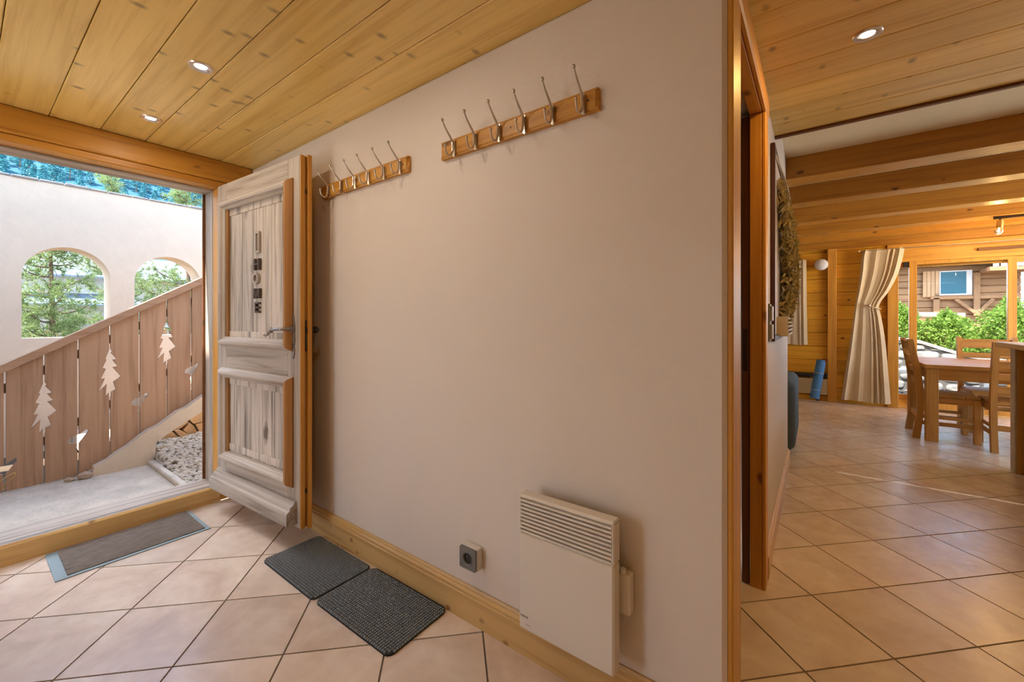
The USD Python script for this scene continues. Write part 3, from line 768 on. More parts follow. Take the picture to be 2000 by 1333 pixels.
# dried grass panel on the passage wall
ga = thing('dried_grass_panel', 'framed wall panel with a tall bunch of dried grasses in relief', 'wall decoration', (XI, 2.608, 1.125))
PW, PH = .98, 1.07
obj('frame', [bx(.001, .022, 0, .03, 0, PH, .002), bx(.001, .022, PW - .03, PW, 0, PH, .002), bx(.001, .022, .03, PW - .03, 0, .03, .002), bx(.001, .022, .03, PW - .03, PH - .03, PH, .002)], M['frame_red'], ga)
obj('panel', cage(.001, .012, .03, PW - .03, .03, PH - .03), M['cream'], ga)
hoop = smoothpath([(.02, .06, 1.02), (.045, .35, .97), (.06, .60, .90), (.06, .80, .78)], 24)
obj('bent_twig', tube(hoop, .006, 7), M['wicker'], ga, smooth=40)
vs, fs, n = [], [], 0
gr = np.random.default_rng(5)
for k in range(5200):
    t = gr.random()
    zc = .10 + .84 * t
    wid = .16 + .10 * math.sin(t * 3.0)
    yc = .56 + gr.normal(0, wid * .55) + .12 * math.sin(t * 5)
    yc = min(max(yc, .10), .92)
    out = .015 + (.085 * math.sin(math.pi * min(1, .12 + t * .86)) ** .7) * gr.random() ** .5
    c = np.array([out, yc, zc])
    d = gr.normal(0, 1, 3) * np.array([.55, .7, .8]) + np.array([.1, 0, .75]); d /= np.linalg.norm(d)
    s = np.cross(d, gr.normal(0, 1, 3)); s /= np.linalg.norm(s)
    L, w = gr.uniform(.035, .085), gr.uniform(.003, .008)
    a, b = c - d * L / 2, c + d * L / 2
    a[0] = max(a[0], .013); b[0] = max(b[0], .013)
    mid = (a + b) / 2
    vs += [a, mid + s * w, b, mid - s * w]
    fs += [(n, n + 1, n + 2), (n, n + 2, n + 3)]; n += 4
obj('dried_grass', (np.array(vs), np.array(fs)), M['drygrass'], ga, kind='stuff')
for k in range(5):
    z = .02 + k * .024
    obj('basket_slat', bx(.012, .070 - k * .0, .30, .80, z, z + .014, .003), M['wicker'], ga)
obj('basket_side', [bx(.012, .066, .292, .302, .018, .135, .002), bx(.012, .066, .798, .808, .018, .135, .002)], M['wicker'], ga)

# ------------------------------------------------------------------ living room
# sliding window wall
w1 = thing('window_1', 'pine framed sliding glass window to the garden', 'window', kind=ST)
ZF = M['trim_z']; XFm = M['trim_x']
obj('jamb', bx(.80, .915, 7.76, YW + .08, 0, 2.03, .004), ZF, w1)
obj('fixed_head', bx(.915, XR, YW + .03, YW + .09, 1.955, 2.03, .003), XFm, w1)
obj('fixed_sill', bx(.915, XR, YW + .03, YW + .09, 0.0, .185, .003), XFm, w1)
obj('pane', cage(.915, 1.04, YW + .058, YW + .062, .185, 1.955), M['pane'], w1)
for (a, b) in ((1.03, 2.0),):
    sh = obj('sash', [bx(a, a + .078, YW - .03, YW + .025, .02, 2.03, .003), bx(b - .075, b, YW - .03, YW + .025, .02, 2.03, .003), bx(a + .07, b - .07, YW - .03, YW + .025, .02, .17, .003), bx(a + .07, b - .07, YW - .03, YW + .025, 1.985, 2.03, .003)], ZF, w1)
    obj('pane', cage(a + .07, b - .07, YW - .004, YW + .0, .165, 1.99), M['pane'], sh)
obj('fixed_stile', bx(1.94, 2.014, YW + .032, YW + .085, .18, 1.96, .003), M['darkedge'], w1)
obj('pane', cage(2.012, XR - .08, YW + .058, YW + .062, .185, 1.955), M['pane'], w1)
obj('fixed_stile', bx(XR - .10, XR - .02, YW + .032, YW + .085, .0, 1.96, .003), ZF, w1)
obj('floor_track', bx(.80, XR, YW - .07, YW - .032, 0, .02, .003), M['base_x'], w1)
obj('track_block', bx(.975, 1.03, YW - .02, YW + .02, 1.955, 2.03, .002), M['black'], w1)


# curtains
def curtain(rows, s_n, pleats, amp, y0, thick=.003):
    vs = []
    for z, xl, xr, am, yo in rows:
        s = np.linspace(0, 1, s_n)
        ph = 2 * np.pi * pleats * (s + .055 * np.sin(7.3 * s + .6) + .03 * np.sin(17 * s))
        x = xl + (xr - xl) * s + .006 * np.sin(2 * ph)
        y = y0 + yo + .72 * am * np.sin(ph) * (.62 + .38 * np.sin(8 * s + 1))
        vs.append(np.stack([x, y, np.full(s_n, z) + .006 * np.sin(7 * s)], 1))
    k = len(rows)
    A = np.vstack(vs); Bk = A + [0, thick, 0]
    v = np.vstack([A, Bk]); N = len(A); f = []
    for i in range(k - 1):
        for j in range(s_n - 1):
            a, b, c, d = i * s_n + j, i * s_n + j + 1, (i + 1) * s_n + j + 1, (i + 1) * s_n + j
            f += [(a, c, b), (a, d, c), (N + a, N + b, N + c), (N + a, N + c, N + d)]
    return v, np.array(f)


def interp_rows(keys, n):
    keys = np.array(keys, float)[::-1]
    z = np.linspace(keys[0, 0], keys[-1, 0], n)
    from scipy.interpolate import PchipInterpolator
    return np.stack([z] + [PchipInterpolator(keys[:, 0], keys[:, c])(z) for c in range(1, keys.shape[1])], 1)[::-1]


cu1 = thing('curtain', 'beige curtain drawn aside with tieback beside the sliding window', 'curtain')
rows = interp_rows([(2.215, .535, .960, .020, 0), (2.17, .520, .955, .030, 0), (1.9, .50, .905, .035, .0), (1.62, .47, .80, .030, 0), (1.47, .45, .715, .018, 0), (1.40, .442, .695, .016, 0), (1.30, .43, .715, .022, 0), (.9, .385, .765, .035, 0), (.4, .325, .80, .042, 0), (.06, .285, .822, .045, 0)], 60)
obj('cloth', curtain(rows, 120, 5, .03, 7.660), M['linen'], cu1, smooth=60)
tb = smoothpath([(.585, 7.70, 1.43), (.590, 7.615, 1.425), (.63, 7.600, 1.405), (.69, 7.612, 1.385), (.715, 7.665, 1.38)], 20)
tbk = obj('tieback', tube(tb, .009, 8, 1.0), M['linen'], cu1, smooth=40)
obj('tieback_knob', [ball(.024, (.590, 7.592, 1.428), 2), tube([(.590, 7.60, 1.428), (.590, 7.80, 1.432)], .007, 8)], M['steel'], cu1, smooth=40)
cu2 = thing('curtain', 'short beige curtain seen behind the dried grass panel', 'curtain')
rows = interp_rows([(2.142, -.42, -.128, .018, 0), (1.6, -.415, -.125, .022, 0), (.845, -.42, -.112, .026, 0)], 24)
obj('cloth', curtain(rows, 70, 4, .02, 7.70), M['linen'], cu2, smooth=60)


def rod(x0, x1, z, y, label):
    t = thing('curtain_rod', label, 'curtain rod')
    obj('pole', tube([(x0, y, z), (x1, y, z)], .006, 10), M['steel'], t, smooth=40)
    obj('finial', lathe([(0, -.026), (.008, -.024), (.012, -.014), (.008, -.004), (.006, 0), (0, 0)], 14, (x0, y, z), 'x'), M['steel'], t, smooth=40)
    for xb in (x0 + .03, x1 - .05):
        obj('bracket', tube([(xb, y, z), (xb, 7.80, z)], .005, 8), M['steel'], t)


rod(.500, 2.9, 2.206, 7.66, 'thin steel curtain rod over the sliding window')
rod(-1.3, -.112, 2.142, 7.70, 'thin steel curtain rod ending beside the round wall lamp')

wlmp = thing('wall_lamp', 'round white opal wall lamp on pine boards beside the post', 'wall lamp', (.059, 7.745, 2.055))
obj('globe', ball(.085, (0, -.03, 0), 3, (1, .8, 1)), M['opal'], wlmp, smooth=True)
obj('base', lathe([(0, 0), (.05, 0), (.05, .072), (0, .072)], 20, (0, 0, 0), 'y'), M['whiteplastic'], wlmp)

eh = thing('electric_heater', 'long low beige electric heater under the far wall boards', 'heater', (-1.3, 7.735, .10))
obj('casing', bx(0, 1.432, 0, .08, 0, .235, .004), M['heat2'], eh)
obj('top_grille', [bx(0, 1.432, .005, .08, .262, .31, .004)] + [bx(.01 + k * .07, .016 + k * .07, .004, .08, .235, .264, .001) for k in range(21)], M['black'], eh)
obj('foot', [bx(.1, .13, .02, .07, -.0995, 0, .002), bx(1.3, 1.33, .02, .07, -.0995, 0, .002)], M['black'], eh)

# yoga mat leaning in the corner by the post
ym = thing('yoga_mat', 'rolled blue foam mat leaning against the pine post', 'yoga mat')
pa, pb = np.array([-.025, 7.545, .062]), np.array([.058, 7.655, .62])
ax_ = (pb - pa) / np.linalg.norm(pb - pa)
obj('roll', tube([pa, pa + ax_ * .002, pb - ax_ * .002, pb], [.054, .058, .058, .054], 24), M['bluefoam'], ym, smooth=40)
sp = []
e1 = np.cross(ax_, [0, 0, 1.0]); e1 /= np.linalg.norm(e1); e2 = np.cross(ax_, e1)
for k in range(60):
    a = k * .35
    r = .008 + .046 * k / 60
    sp.append(pb + ax_ * .001 + e1 * r * math.cos(a) + e2 * r * math.sin(a))
obj('roll_end', tube(sp, .0022, 5), M['rubber'], ym)
for s in (.22, .66):
    c = pa + (pb - pa) * s
    loop = [c + .0605 * (e1 * math.cos(a) + e2 * math.sin(a)) for a in np.linspace(0, 2 * np.pi, 25)]
    obj('strap', tube(loop, .0035, 6), M['whitecord'], ym)
c1, c2 = pa + (pb - pa) * .22 - e2 * 0, pa + (pb - pa) * .66
obj('carry_cord', tube(smoothpath([c1 - e1 * .06, c1 - e1 * .10 + ax_ * .1, c2 - e1 * .09 - ax_ * .05, c2 - e1 * .06], 20), .0028, 6), M['whitecord'], ym)
obj('red_tag', tube(smoothpath([pb + e1 * .02, pb + e1 * .04 + ax_ * .025, pb + e1 * .07 + ax_ * .02, pb + e1 * .058 - ax_ * .02], 14), .005, 6), M['redcord'], ym)

# sofa end behind the passage wall
so_ = thing('sofa', 'blue grey upholstered sofa end showing beyond the passage wall', 'sofa')


def rbox(x0, x1, y0, y1, z0, z1, r, seg=12):
    s = m3.Manifold.sphere(r, seg * 2)
    pts = []
    for x in (x0 + r, x1 - r):
        for y in (y0 + r, y1 - r):
            for z in (z0 + r, z1 - r):
                pts.append(s.translate([x, y, z]))
    m = m3.Manifold.batch_hull(pts).to_mesh()
    return np.array(m.vert_properties[:, :3]), np.array(m.tri_verts)


obj('arm', rbox(-.40, -.150, 4.42, 5.34, .05, .685, .075), M['sofa'], so_, smooth=True)
obj('seat', rbox(-2.2, -.40, 4.46, 5.34, .12, .45, .05), M['sofa'], so_, smooth=True)
obj('backrest', rbox(-2.2, -.38, 4.40, 4.64, .12, .80, .07), M['sofa'], so_, smooth=True)
for x in (-.30, -2.1):
    for y in (4.50, 5.25):
        obj('foot', lathe([(0, 0.0005), (.018, .0005), (.024, .075), (0, .075)], 12, (x, y, 0)), M['black'], so_)

# dining table
dt = thing('dining_table', 'rustic pine dining table in front of the sliding window', 'table', (.885, 5.855, 0))
TW, TD = 1.65, 1.12
obj('tabletop', [bx(0, TW, k * TD / 6 + .0006, (k + 1) * TD / 6 - .0006, .742, .780, .004) for k in range(6)], M['furn_x'], dt)
for x in (.012, TW - .104):
    for y in (.012, TD - .104):
        obj('leg', bx(x, x + .092, y, y + .092, 0.0005, .742, .005), M['furn_z'], dt)
for y in (.030, TD - .055):
    obj('apron', bx(.104, TW - .104, y, y + .025, .625, .742, .003), M['furn_x'], dt)
for x in (.030, TW - .055):
    obj('apron', bx(x, x + .025, .104, TD - .104, .625, .742, .003), M['furn_y'], dt)

# chairs: local seat centre at origin, facing +y
CH = 'rustic pine dining chairs'


def chair(label, loc, rotz):
    t = thing('dining_chair', label, 'chair', loc, rotz, group=CH)
    w, y0, y1 = .215, -.22, .215
    obj('seat', [bx(-w - .005, w + .005, y0 + .035 + k * .1, y0 + .135 + k * .1 - .001, .435, .465, .004) for k in range(4)], M['furn_x'], t)
    for s in (-1, 1):
        side = Polygon([(y0 - .055, .0005), (y0 + .005, .0005), (y0 + .030, .25), (y0 + .035, .46), (y0 + .010, .72), (y0 - .050, 1.03), (y0 - .095, 1.03), (y0 - .045, .72), (y0 - .018, .46), (y0 - .020, .25)])
        x = s * w
        obj('leg', prism(side, 'x', x - .022, x + .022), M['furn_z'], t)
        obj('leg', bx(x - .024, x + .024, y1 - .05, y1, .0005, .435, .003), M['furn_z'], t)
        obj('side_rail', bx(x - .012, x + .012, y0 + .02, y1 - .048, .375, .435, .002), M['furn_y'], t)
        obj('stretcher', bx(x - .010, x + .010, y0 + .005, y1 - .048, .145, .185, .002), M['furn_y'], t)
        obj('stretcher', bx(x - .010, x + .010, y0 + .012, y1 - .048, .215, .245, .002), M['furn_y'], t)
    obj('front_rail', bx(-w + .024, w - .024, y1 - .035, y1 - .012, .375, .435, .002), M['furn_x'], t)
    obj('back_stretcher', bx(-w + .022, w - .022, y0 - .012, y0 + .012, .20, .25, .002), M['furn_x'], t)
    for z0, z1 in ((.905, 1.005), (.79, .85), (.675, .735), (.555, .615)):
        zc = (z0 + z1) / 2
        yc = np.interp(zc, [.46, .72, 1.03], [y0 + .010, y0 - .018, y0 - .072])
        obj('back_slat', xf(bx(-w + .022, w - .022, -.010, .010, -(z1 - z0) / 2, (z1 - z0) / 2, .003), 0, (0, yc, zc), rx=8), M['furn_x'], t)
    return t


c0 = chair('pine dining chair at the table end nearest the curtain', (1.085, 6.205, 0), -90)
copy_of(c0, 'dining_chair', (1.545, 5.985, 0), 0, 'pine dining chair at the near side of the table, beside the bar counter', 'chair', CH)
copy_of(c0, 'dining_chair', (1.575, 6.79, 0), 180, 'pine dining chair at the window side of the table', 'chair', CH)

# bar counter at the right edge
bc = thing('bar_counter', 'high pine bar counter with pale worktop at the right edge', 'counter')
obj('worktop', bx(1.21, 2.0, 3.3, 5.20, 1.012, 1.054, .005), M['base_y'], bc)
obj('end_panel', bx(1.292, 1.93, 5.055, 5.150, .0005, 1.012, .005), M['furn_z'], bc)
obj('end_panel', bx(1.292, 1.93, 3.40, 3.49, .0005, 1.012, .005), M['furn_z'], bc)
obj('back_panel', bx(1.90, 1.93, 3.49, 5.055, .0005, 1.012, .003), M['furn_y'], bc)

obj('edge_board', bx(1.280, 1.292, 5.057, 5.148, .0005, 1.010, .002), M['wicker'], bc)  # added pale board, daylight on the post side put into its colour

# track spotlights
tl = thing('track_light', 'dark ceiling track with brass spotlights and glowing bulbs under the beams', 'track light')
obj('track', bx(1.585, 2.9, 6.855, 6.885, 2.352, 2.3785, .002), M['darkmetal'], tl)
for x in (1.635, 1.885, 2.25, 2.6):
    obj('stem', tube([(x, 6.87, 2.352), (x, 6.87, 2.325)], .008, 8), M['darkmetal'], tl)
    tilt = 6
    obj('holder', xf(lathe([(0, .085), (.026, .085), (.028, .08), (.028, .0), (.024, .0), (.024, .075), (0, .075)], 18), 0, (x - .006, 6.868, 2.250), ry=tilt), M['brass'], tl, smooth=40)
    bu = obj('bulb', xf(lathe([(.012, .03), (.014, .01), (.030, -.008), (.038, -.03), (.034, -.052), (.020, -.066), (0, -.070)], 18), 0, (x - .008, 6.868, 2.250), ry=tilt), M['bulbglass'], tl, smooth=True)
    obj('filament', [xf(ball(.012, (0, 0, -.030), 1, (1, 1, 1.6)), 0, (x - .008, 6.868, 2.250), ry=tilt)], M['filament'], bu)
    L = UsdLux.SphereLight.Define(stage, tl + '/light_%d' % int(x * 1000))
    L.CreateRadiusAttr(.03); L.CreateIntensityAttr(90 * LAMP); L.CreateColorAttr(Gf.Vec3f(*WARM)); L.CreateNormalizeAttr(False)
    L.AddTranslateOp().Set(Gf.Vec3d(x - .012, 6.868, 2.155))

# ------------------------------------------------------------------ outside the front door
ZG = -.03
yd = thing('entry_yard', 'ground of the front yard outside the door', 'ground', kind=ST)
obj('soil', cage(-40, XL - .30, -6, 40, -.5, ZG - .05), M['soil'], yd)
obj('path_slab', cage(-4.80, XL - .262, -3.0, .985, ZG - .1, ZG), M['concrete'], yd, label='rough concrete path at the front door')
obj('kerb', bx(-4.85, -3.6, .988, 1.035, ZG - .1, ZG + .035, .008), M['concrete'], yd)
obj('kerb', bx(-4.86, -4.775, .60, .985, ZG - .06, ZG + .03, .006), M['concrete'], yd)
# gravel bed
gb = thing('gravel_bed', 'pale grey gravel bed beside the front path', 'gravel', kind='stuff')
gv = np.random.default_rng(11)
protos, pls = [], []
base = [rock(1.0, (0, 0, 0), k + 1, 1) for k in range(5)]
allr = []
for k in range(2600):
    x, y = gv.uniform(-4.9, -3.62), gv.uniform(1.05, 1.95)
    z = ZG - .01 + max(0, (y - 1.05)) * .04 + max(0, (-x - 4.2)) * .18 + gv.uniform(0, .02)
    v, f = base[k % 5]
    r = gv.uniform(.011, .026)
    allr.append(xf((v * r * gv.uniform(.8, 1.25, 3), f), gv.uniform(0, 360), (x, y, z), gv.uniform(-30, 30), gv.uniform(-30, 30)))
obj('pebbles', join(*allr), M['pebble'], gb, kind='stuff')
obj('bed', prism(Polygon([(-4.95, ZG - .2), (-3.58, ZG - .2), (-3.58, ZG - .03), (-4.2, ZG - .03), (-4.95, ZG + .10)]), 'y', 1.036, 2.2), M['concrete'], gb)

# railing with cut-outs, climbing along the outdoor stair
RX = -4.77
slope = (1.656 - .915) / (1.406 - .182)
top = lambda y: .848 + slope * (y - .182) - .004
bot = lambda y: max(ZG + .012, .02 + .60 * (y - .69))
gaps = [-.55, -.365, -.175, .012, .204, .394, .576, .761, .948, 1.137, 1.321, 1.51, 1.70]


def fir(cy, zt, hh, w):
    """half outlines of a stylised fir that two neighbouring boards share"""
    r = [(0, 0), (.22, -.07), (.10, -.10), (.62, -.235), (.22, -.245), (.72, -.385), (.25, -.40), (1.0, -.60), (.30, -.70), (.55, -.86), (0.12, -.90), (.12, -1.0)]
    l = [(-.10, -1.0), (-.10, -.92), (-.35, -1.0), (-.35, -.88), (-.28, -.74), (-1.05, -.90), (-.45, -.62), (-.80, -.62), (-.36, -.42), (-.66, -.40), (-.28, -.23), (-.42, -.23)]
    return Polygon([(cy + a * w, zt + b * hh) for a, b in r + l]).buffer(0)


def bird(cy, z):
    p = [(0.052, .085), (.058, .060), (.004, -.028), (-.006, -.075), (-.014, -.075), (-.010, -.022), (-.056, -.010), (-.054, .018), (-.036, .038), (.005, .050)]
    return Polygon([(cy + a, z + b) for a, b in p]).buffer(0)


cuts = unary_union([fir(.394, .765, .40, .066), fir(.761, 1.000, .41, .068), fir(1.137, 1.235, .41, .068), fir(.012, .53, .40, .066), bird(.576, .265), bird(.951, .508), bird(1.325, .742), bird(.204, .03 + .1)])
rl = thing('stair_railing', 'brown wooden stair railing with fir tree and bird cut-outs', 'railing')
for a, b in zip(gaps[:-1], gaps[1:]):
    pts = [(a + .005, bot(a)), (b - .005, bot(b)), (b - .005, top(b)), (a + .005, top(a))]
    if bot(b) < ZG + .05 or True:
        poly = Polygon(pts).difference(cuts)
    poly = max(getattr(poly, 'geoms', [poly]), key=lambda g: g.area)
    obj('board', prism(poly, 'x', RX - .026, RX), M['stain_z'], rl)
ang = math.atan(slope)
for nm, (dx0, dx1, dz0, dz1) in {'handrail': (-.075, .03, .0, .062), 'lower_rail': (-.055, -.027, -.705, -.64), 'upper_rail': (-.055, -.027, -.16, -.09)}.items():
    y0, y1 = -.75, 2.0
    pr = Polygon([(y0, top(y0) + dz0), (y1, top(y1) + dz0), (y1, top(y1) + dz1), (y0, top(y0) + dz1)])
    if nm == 'lower_rail':
        pr = Polygon([(.3, top(.3) + dz0), (y1, top(y1) + dz0), (y1, top(y1) + dz1), (.3, top(.3) + dz1)])
    obj(nm, prism(pr, 'x', RX + dx0, RX + dx1), M['stain_y'], rl)
lp = [(RX + .012, .175, .052), (RX + .02, .19, .075), (RX + .02, .225, .10), (RX + .02, .25, .108), (RX + .02, .247, .085), (RX + .02, .22, .058), (RX + .012, .20, .03), (RX + .012, .198, -.0)]
obj('wire_loop', tube(smoothpath(lp, 30), .003, 6), M['brass'], rl)

# outdoor stair: cream stringer and the steps behind the railing
sn = thing('outdoor_stair', 'cream rendered stair slab climbing behind the brown railing', 'stair')
n1 = [(.640, ZG), (.655, .045), (.73, .078), (.79, .125), (.86, .165), (.93, .224), (.99, .268), (1.05, .290), (1.12, .340), (1.19, .395), (1.26, .420), (1.306, .452), (1.384, .506), (1.6, .640), (2.0, .88), (2.0, .74), (1.384, .365), (1.168, .235), (1.04, .158), (1.037, .045), (1.02, ZG)]
obj('stringer', prism(Polygon(n1).buffer(0), 'x', RX + .002, RX + .085), M['stucco'], sn)
for k in range(9):
    y = .70 + k * .26
    z = -.06 + (k + 1) * .155
    obj('step', bx(-6.19, -5.36, y, y + .30, z - .155 if k else ZG - .02, z, .008), M['stucco'], sn)
# split logs stored under the slab
lg = np.random.default_rng(3)
logs = [('bright split log at the bottom, middle of the stack', [(1.312, .153), (1.37, .212), (1.4, .177), (1.436, .093), (1.364, .095)], .02),
        ('flat split log in front at the bottom of the stack', [(1.246, .161), (1.278, .172), (1.352, .110), (1.352, .084), (1.295, .084)], .0),
        ('long brown split log at the narrow end of the stack', [(1.125, .092), (1.215, .160), (1.236, .150), (1.268, .105), (1.244, .080), (1.15, .076)], .012),
        ('long split log lying just under the stair slab', [(1.225, .182), (1.335, .247), (1.360, .222), (1.300, .172), (1.255, .168)], .03),
        ('split log cut by the door frame at the bottom of the stack', [(1.410, .19), (1.47, .20), (1.52, .19), (1.52, .10), (1.446, .10)], .01),
        ('topmost split log by the door frame under the stair slab', [(1.368, .25), (1.46, .318), (1.52, .32), (1.52, .21), (1.40, .197), (1.380, .218)], .015)]
for lb, pts, off in logs:
    t = thing('split_log', lb, 'firewood', group='split logs under the stair')
    pg = Polygon(pts).buffer(-.003).buffer(.002)
    obj('log', prism(pg, 'x', -5.27, -4.965 - off), M['logend'], t)
st = thing('log_store_back', 'dark recess below the stair slab behind the firewood', 'ground', kind=ST)
obj('backing', cage(-5.32, -5.28, 1.045, 2.3, ZG - .1, .5), M['stucco'], st)
for k, (x, y, r, l_) in enumerate(((-4.685, .605, .042, 'larger brown stone at the foot of the railing'), (-4.70, .520, .026, 'smaller brown stone at the foot of the railing'))):
    t = obj('loose_stone', rock(r, (x, y, ZG + r * .55), 21 + k, 2, (.8, 1.1, .75)), M['rockbrown'], smooth=False)
    tag(stage.GetPrimAtPath(t), l_, 'stone', group='loose stones by the railing')

# white wall with arches
AX, AT = -6.20, .32
aw = thing('arched_wall', 'white stucco garden wall with two arched openings', 'garden wall')
ZTOP, ZSILL, R_ = 2.612, 1.050, .312


def arch(yc):
    return unary_union([sbox(yc - R_, ZSILL, yc + R_, 1.668), Point(yc, 1.668).buffer(R_, 48)])


wallp = sbox(-2.2, -.4, 4.2, ZTOP).difference(unary_union([arch(.680), arch(1.502), arch(2.325), arch(-.142), arch(-.965)]))
obj('wall', prism(wallp, 'x', AX - AT, AX), M['stucco'], aw)
cg = np.random.default_rng(8)
y = -2.2
while y < 4.2:
    w = cg.uniform(.10, .26)
    v, f = bx(AX - AT - .03, AX + .018 + cg.uniform(-.008, .008), y + .003, y + w - .003, ZTOP, ZTOP + cg.uniform(.018, .032), .006)
    obj('coping_stone', (v, f), M['stone'], aw)
    y += w

# unseen block added to keep the sun off the entrance path
sw_ = obj('house_wing', [cage(-6.05, XL - .3, -2.3, -1.5, -.3, 5.9)], M['stucco'])
tag(stage.GetPrimAtPath(sw_), 'unseen stucco block added to shade the entrance', 'building', kind=ST)


# pines beyond the arches
def pine_tree(name, label, loc, height, radius, seed, mat, ntuft, base_z=-.6, blade=(.10, .011), nb=46, cat='tree', group=None, low=.12):
    g = np.random.default_rng(seed)
    t = thing(name, label, cat, loc, group=group)
    tr = smoothpath([(0, 0, base_z), (.05 * height * .3, .03, height * .35), (-.03, .02, height * .7), (0, 0, height)], 14)
    bark = [tube(tr, np.linspace(.055 * height / 3, .008, 14), 8)]
    ends = []
    for k in range(nb):
        h = low + (1 - low) * (k + g.random()) / nb
        z = base_z + (height - base_z) * h
        L = radius * (1.05 - h) ** .75 * g.uniform(.75, 1.15)
        a = g.uniform(0, 6.283)
        d = np.array([math.cos(a), math.sin(a), 0])
        p0 = np.array([0, 0, z]); p1 = p0 + d * L * .55 + [0, 0, .05 * L]; p2 = p0 + d * L + [0, 0, .28 * L]
        br = smoothpath([p0, p1, p2], 8)
        bark.append(tube(br, np.linspace(.014, .004, 8) * height / 3, 5))
        for s in np.linspace(.25, 1, max(3, int(L * 11))):
            q = p0 + (p2 - p0) * s + np.array([0, 0, -.04 * math.sin(s * 3)])
            for _ in range(2):
                ends.append((q + g.normal(0, .07 * radius, 3), d + [0, 0, .6] + g.normal(0, .5, 3)))
    g.shuffle(ends)
    vs, fs, n = [], [], 0
    per = max(1, ntuft // max(1, len(ends)) + 1)
    BL, BW = blade
    for q, d in ends:
        for _ in range(per):
            c = q + g.normal(0, .05 * radius, 3)
            dd = np.asarray(d) / np.linalg.norm(d)
            for _ in range(9):
                e = dd * .9 + g.normal(0, .62, 3); e /= np.linalg.norm(e)
                s = np.cross(e, g.normal(0, 1, 3)); s /= np.linalg.norm(s) + 1e-9
                L = BL * g.uniform(.7, 1.3)
                vs += [c - s * BW / 2, c + s * BW / 2, c + e * L]
                fs.append((n, n + 1, n + 2)); n += 3
    obj('branches', join(*bark), M['bark'], t, smooth=40)
    obj('needles', (np.array(vs), np.array(fs)), M[mat], t, kind='stuff')
    return t


pine_tree('pine_tree', 'bushy sunlit pine filling the larger left archway', (-9.1, .80, 0), 3.05, 1.02, 41, 'needles', 2600)
pine_tree('pine_tree', 'bushy sunlit pine filling the right archway, its tip above the wall', (-9.3, 2.50, 0), 3.75, 1.05, 42, 'needles', 2600)
pine_tree('pine_tree', 'slim pine tip rising above the coping between the arches', (-11.2, 1.80, 0), 4.2, .85, 43, 'needles', 1500)

# neighbouring house with blue grey roof beyond the left arch
nh = thing('neighbour_house', 'low house with blue grey roof behind the pines', 'building')
obj('walls', cage(-24, -19, -2.5, 9.0, -.8, 3.3), M['paleroof'], nh)
for k in range(16):
    y0 = -2.8 + k * .76
    obj('roof_sheet', prism(Polygon([(-18.2, 2.52), (-18.2, 2.57), (-21.5, 3.62), (-24.5, 2.65), (-24.5, 2.60), (-21.5, 3.56)]), 'y', y0, y0 + .74), M['roof'], nh)
for k in range(7):
    y0 = .6 + k * .42
    obj('porch_sheet', prism(Polygon([(-17.2, 1.62), (-17.2, 1.66), (-19.0, 2.05), (-19.0, 2.0)]), 'y', y0, y0 + .41), M['roof'], nh)
obj('fence', [bx(-17.1, -17.05, y, y + .12, -.8, .9, .006) for y in np.arange(-1, 7, .16)], M['chal_z'], nh)

# forested hillside far behind
hl = thing('hillside', 'steep forested mountainside above the white wall', 'mountain', kind=ST)
gx = np.linspace(-700, -150, 40); gy = np.linspace(-260, 420, 50)
GX, GY = np.meshgrid(gx, gy, indexing='ij')
hz = lambda x, y: np.maximum(0, (-x - 190)) * .62 + 10 * (meshkit.fbm(np.stack([np.asarray(x) * .02, np.asarray(y) * .02, 0 * np.asarray(x)], -1), 4, 3) - .5) - 2
v = np.stack([GX, GY, hz(GX, GY)], -1).reshape(-1, 3)
f = []
for i in range(39):
    for j in range(49):
        a = i * 50 + j
        f += [(a, a + 50, a + 51), (a, a + 51, a + 1)]
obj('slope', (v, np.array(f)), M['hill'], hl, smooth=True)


def conifer_mesh(seed, hgt=11.0, rad=2.3):
    g = np.random.default_rng(seed)
    vs, fs, n = [], [], 0
    for k in range(520):
        h = g.random() ** .8
        z = hgt * (.08 + .92 * h)
        r = rad * (1 - h) ** .8 * g.uniform(.35, 1.05)
        a = g.uniform(0, 6.283)
        c = np.array([r * math.cos(a), r * math.sin(a), z])
        e = np.array([math.cos(a), math.sin(a), -.25]) + g.normal(0, .35, 3); e /= np.linalg.norm(e)
        s = np.cross(e, [0, 0, 1.0]); s /= np.linalg.norm(s)
        L, w = g.uniform(.7, 1.3), g.uniform(.5, .9)
        vs += [c - s * w / 2, c + s * w / 2, c + e * L]
        fs.append((n, n + 1, n + 2)); n += 3
    return np.array(vs), np.array(fs)


hp_ = []
HG, HLAB = 'conifers on the far hillside', 'small distant conifer on the haze tinted mountainside above the white wall'
hg = np.random.default_rng(17)
spots = []
for k in range(4000):
    x, y = hg.uniform(-430, -290), hg.uniform(5, 150)
    z = float(hz(np.array(x), np.array(y)))
    el = (z + 5 - 1.25) / -x
    yy = y / -x
    if not (.02 < yy < .33 and .19 < el < .36):
        continue
    if all((x - a) ** 2 + (y - b) ** 2 > 38 for a, b, _ in spots):
        spots.append((x, y, z))
    if len(spots) >= 230:
        break
src = []
for k, (x, y, z) in enumerate(spots):
    if k < 4:
        t = thing('hill_conifer', HLAB, 'tree', (x, y, z - .5), 0, group=HG)
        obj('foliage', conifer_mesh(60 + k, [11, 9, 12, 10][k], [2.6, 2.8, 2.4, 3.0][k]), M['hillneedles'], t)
        obj('trunk', tube([(0, 0, -1), (0, 0, 5)], [.25, .12], 6), M['bark'], t)
        src.append(t)
    else:
        copy_of(src[k % 4], 'hill_conifer', (x, y, z - .5), hg.uniform(0, 360), HLAB, 'tree', HG, float(hg.uniform(.75, 1.2)))

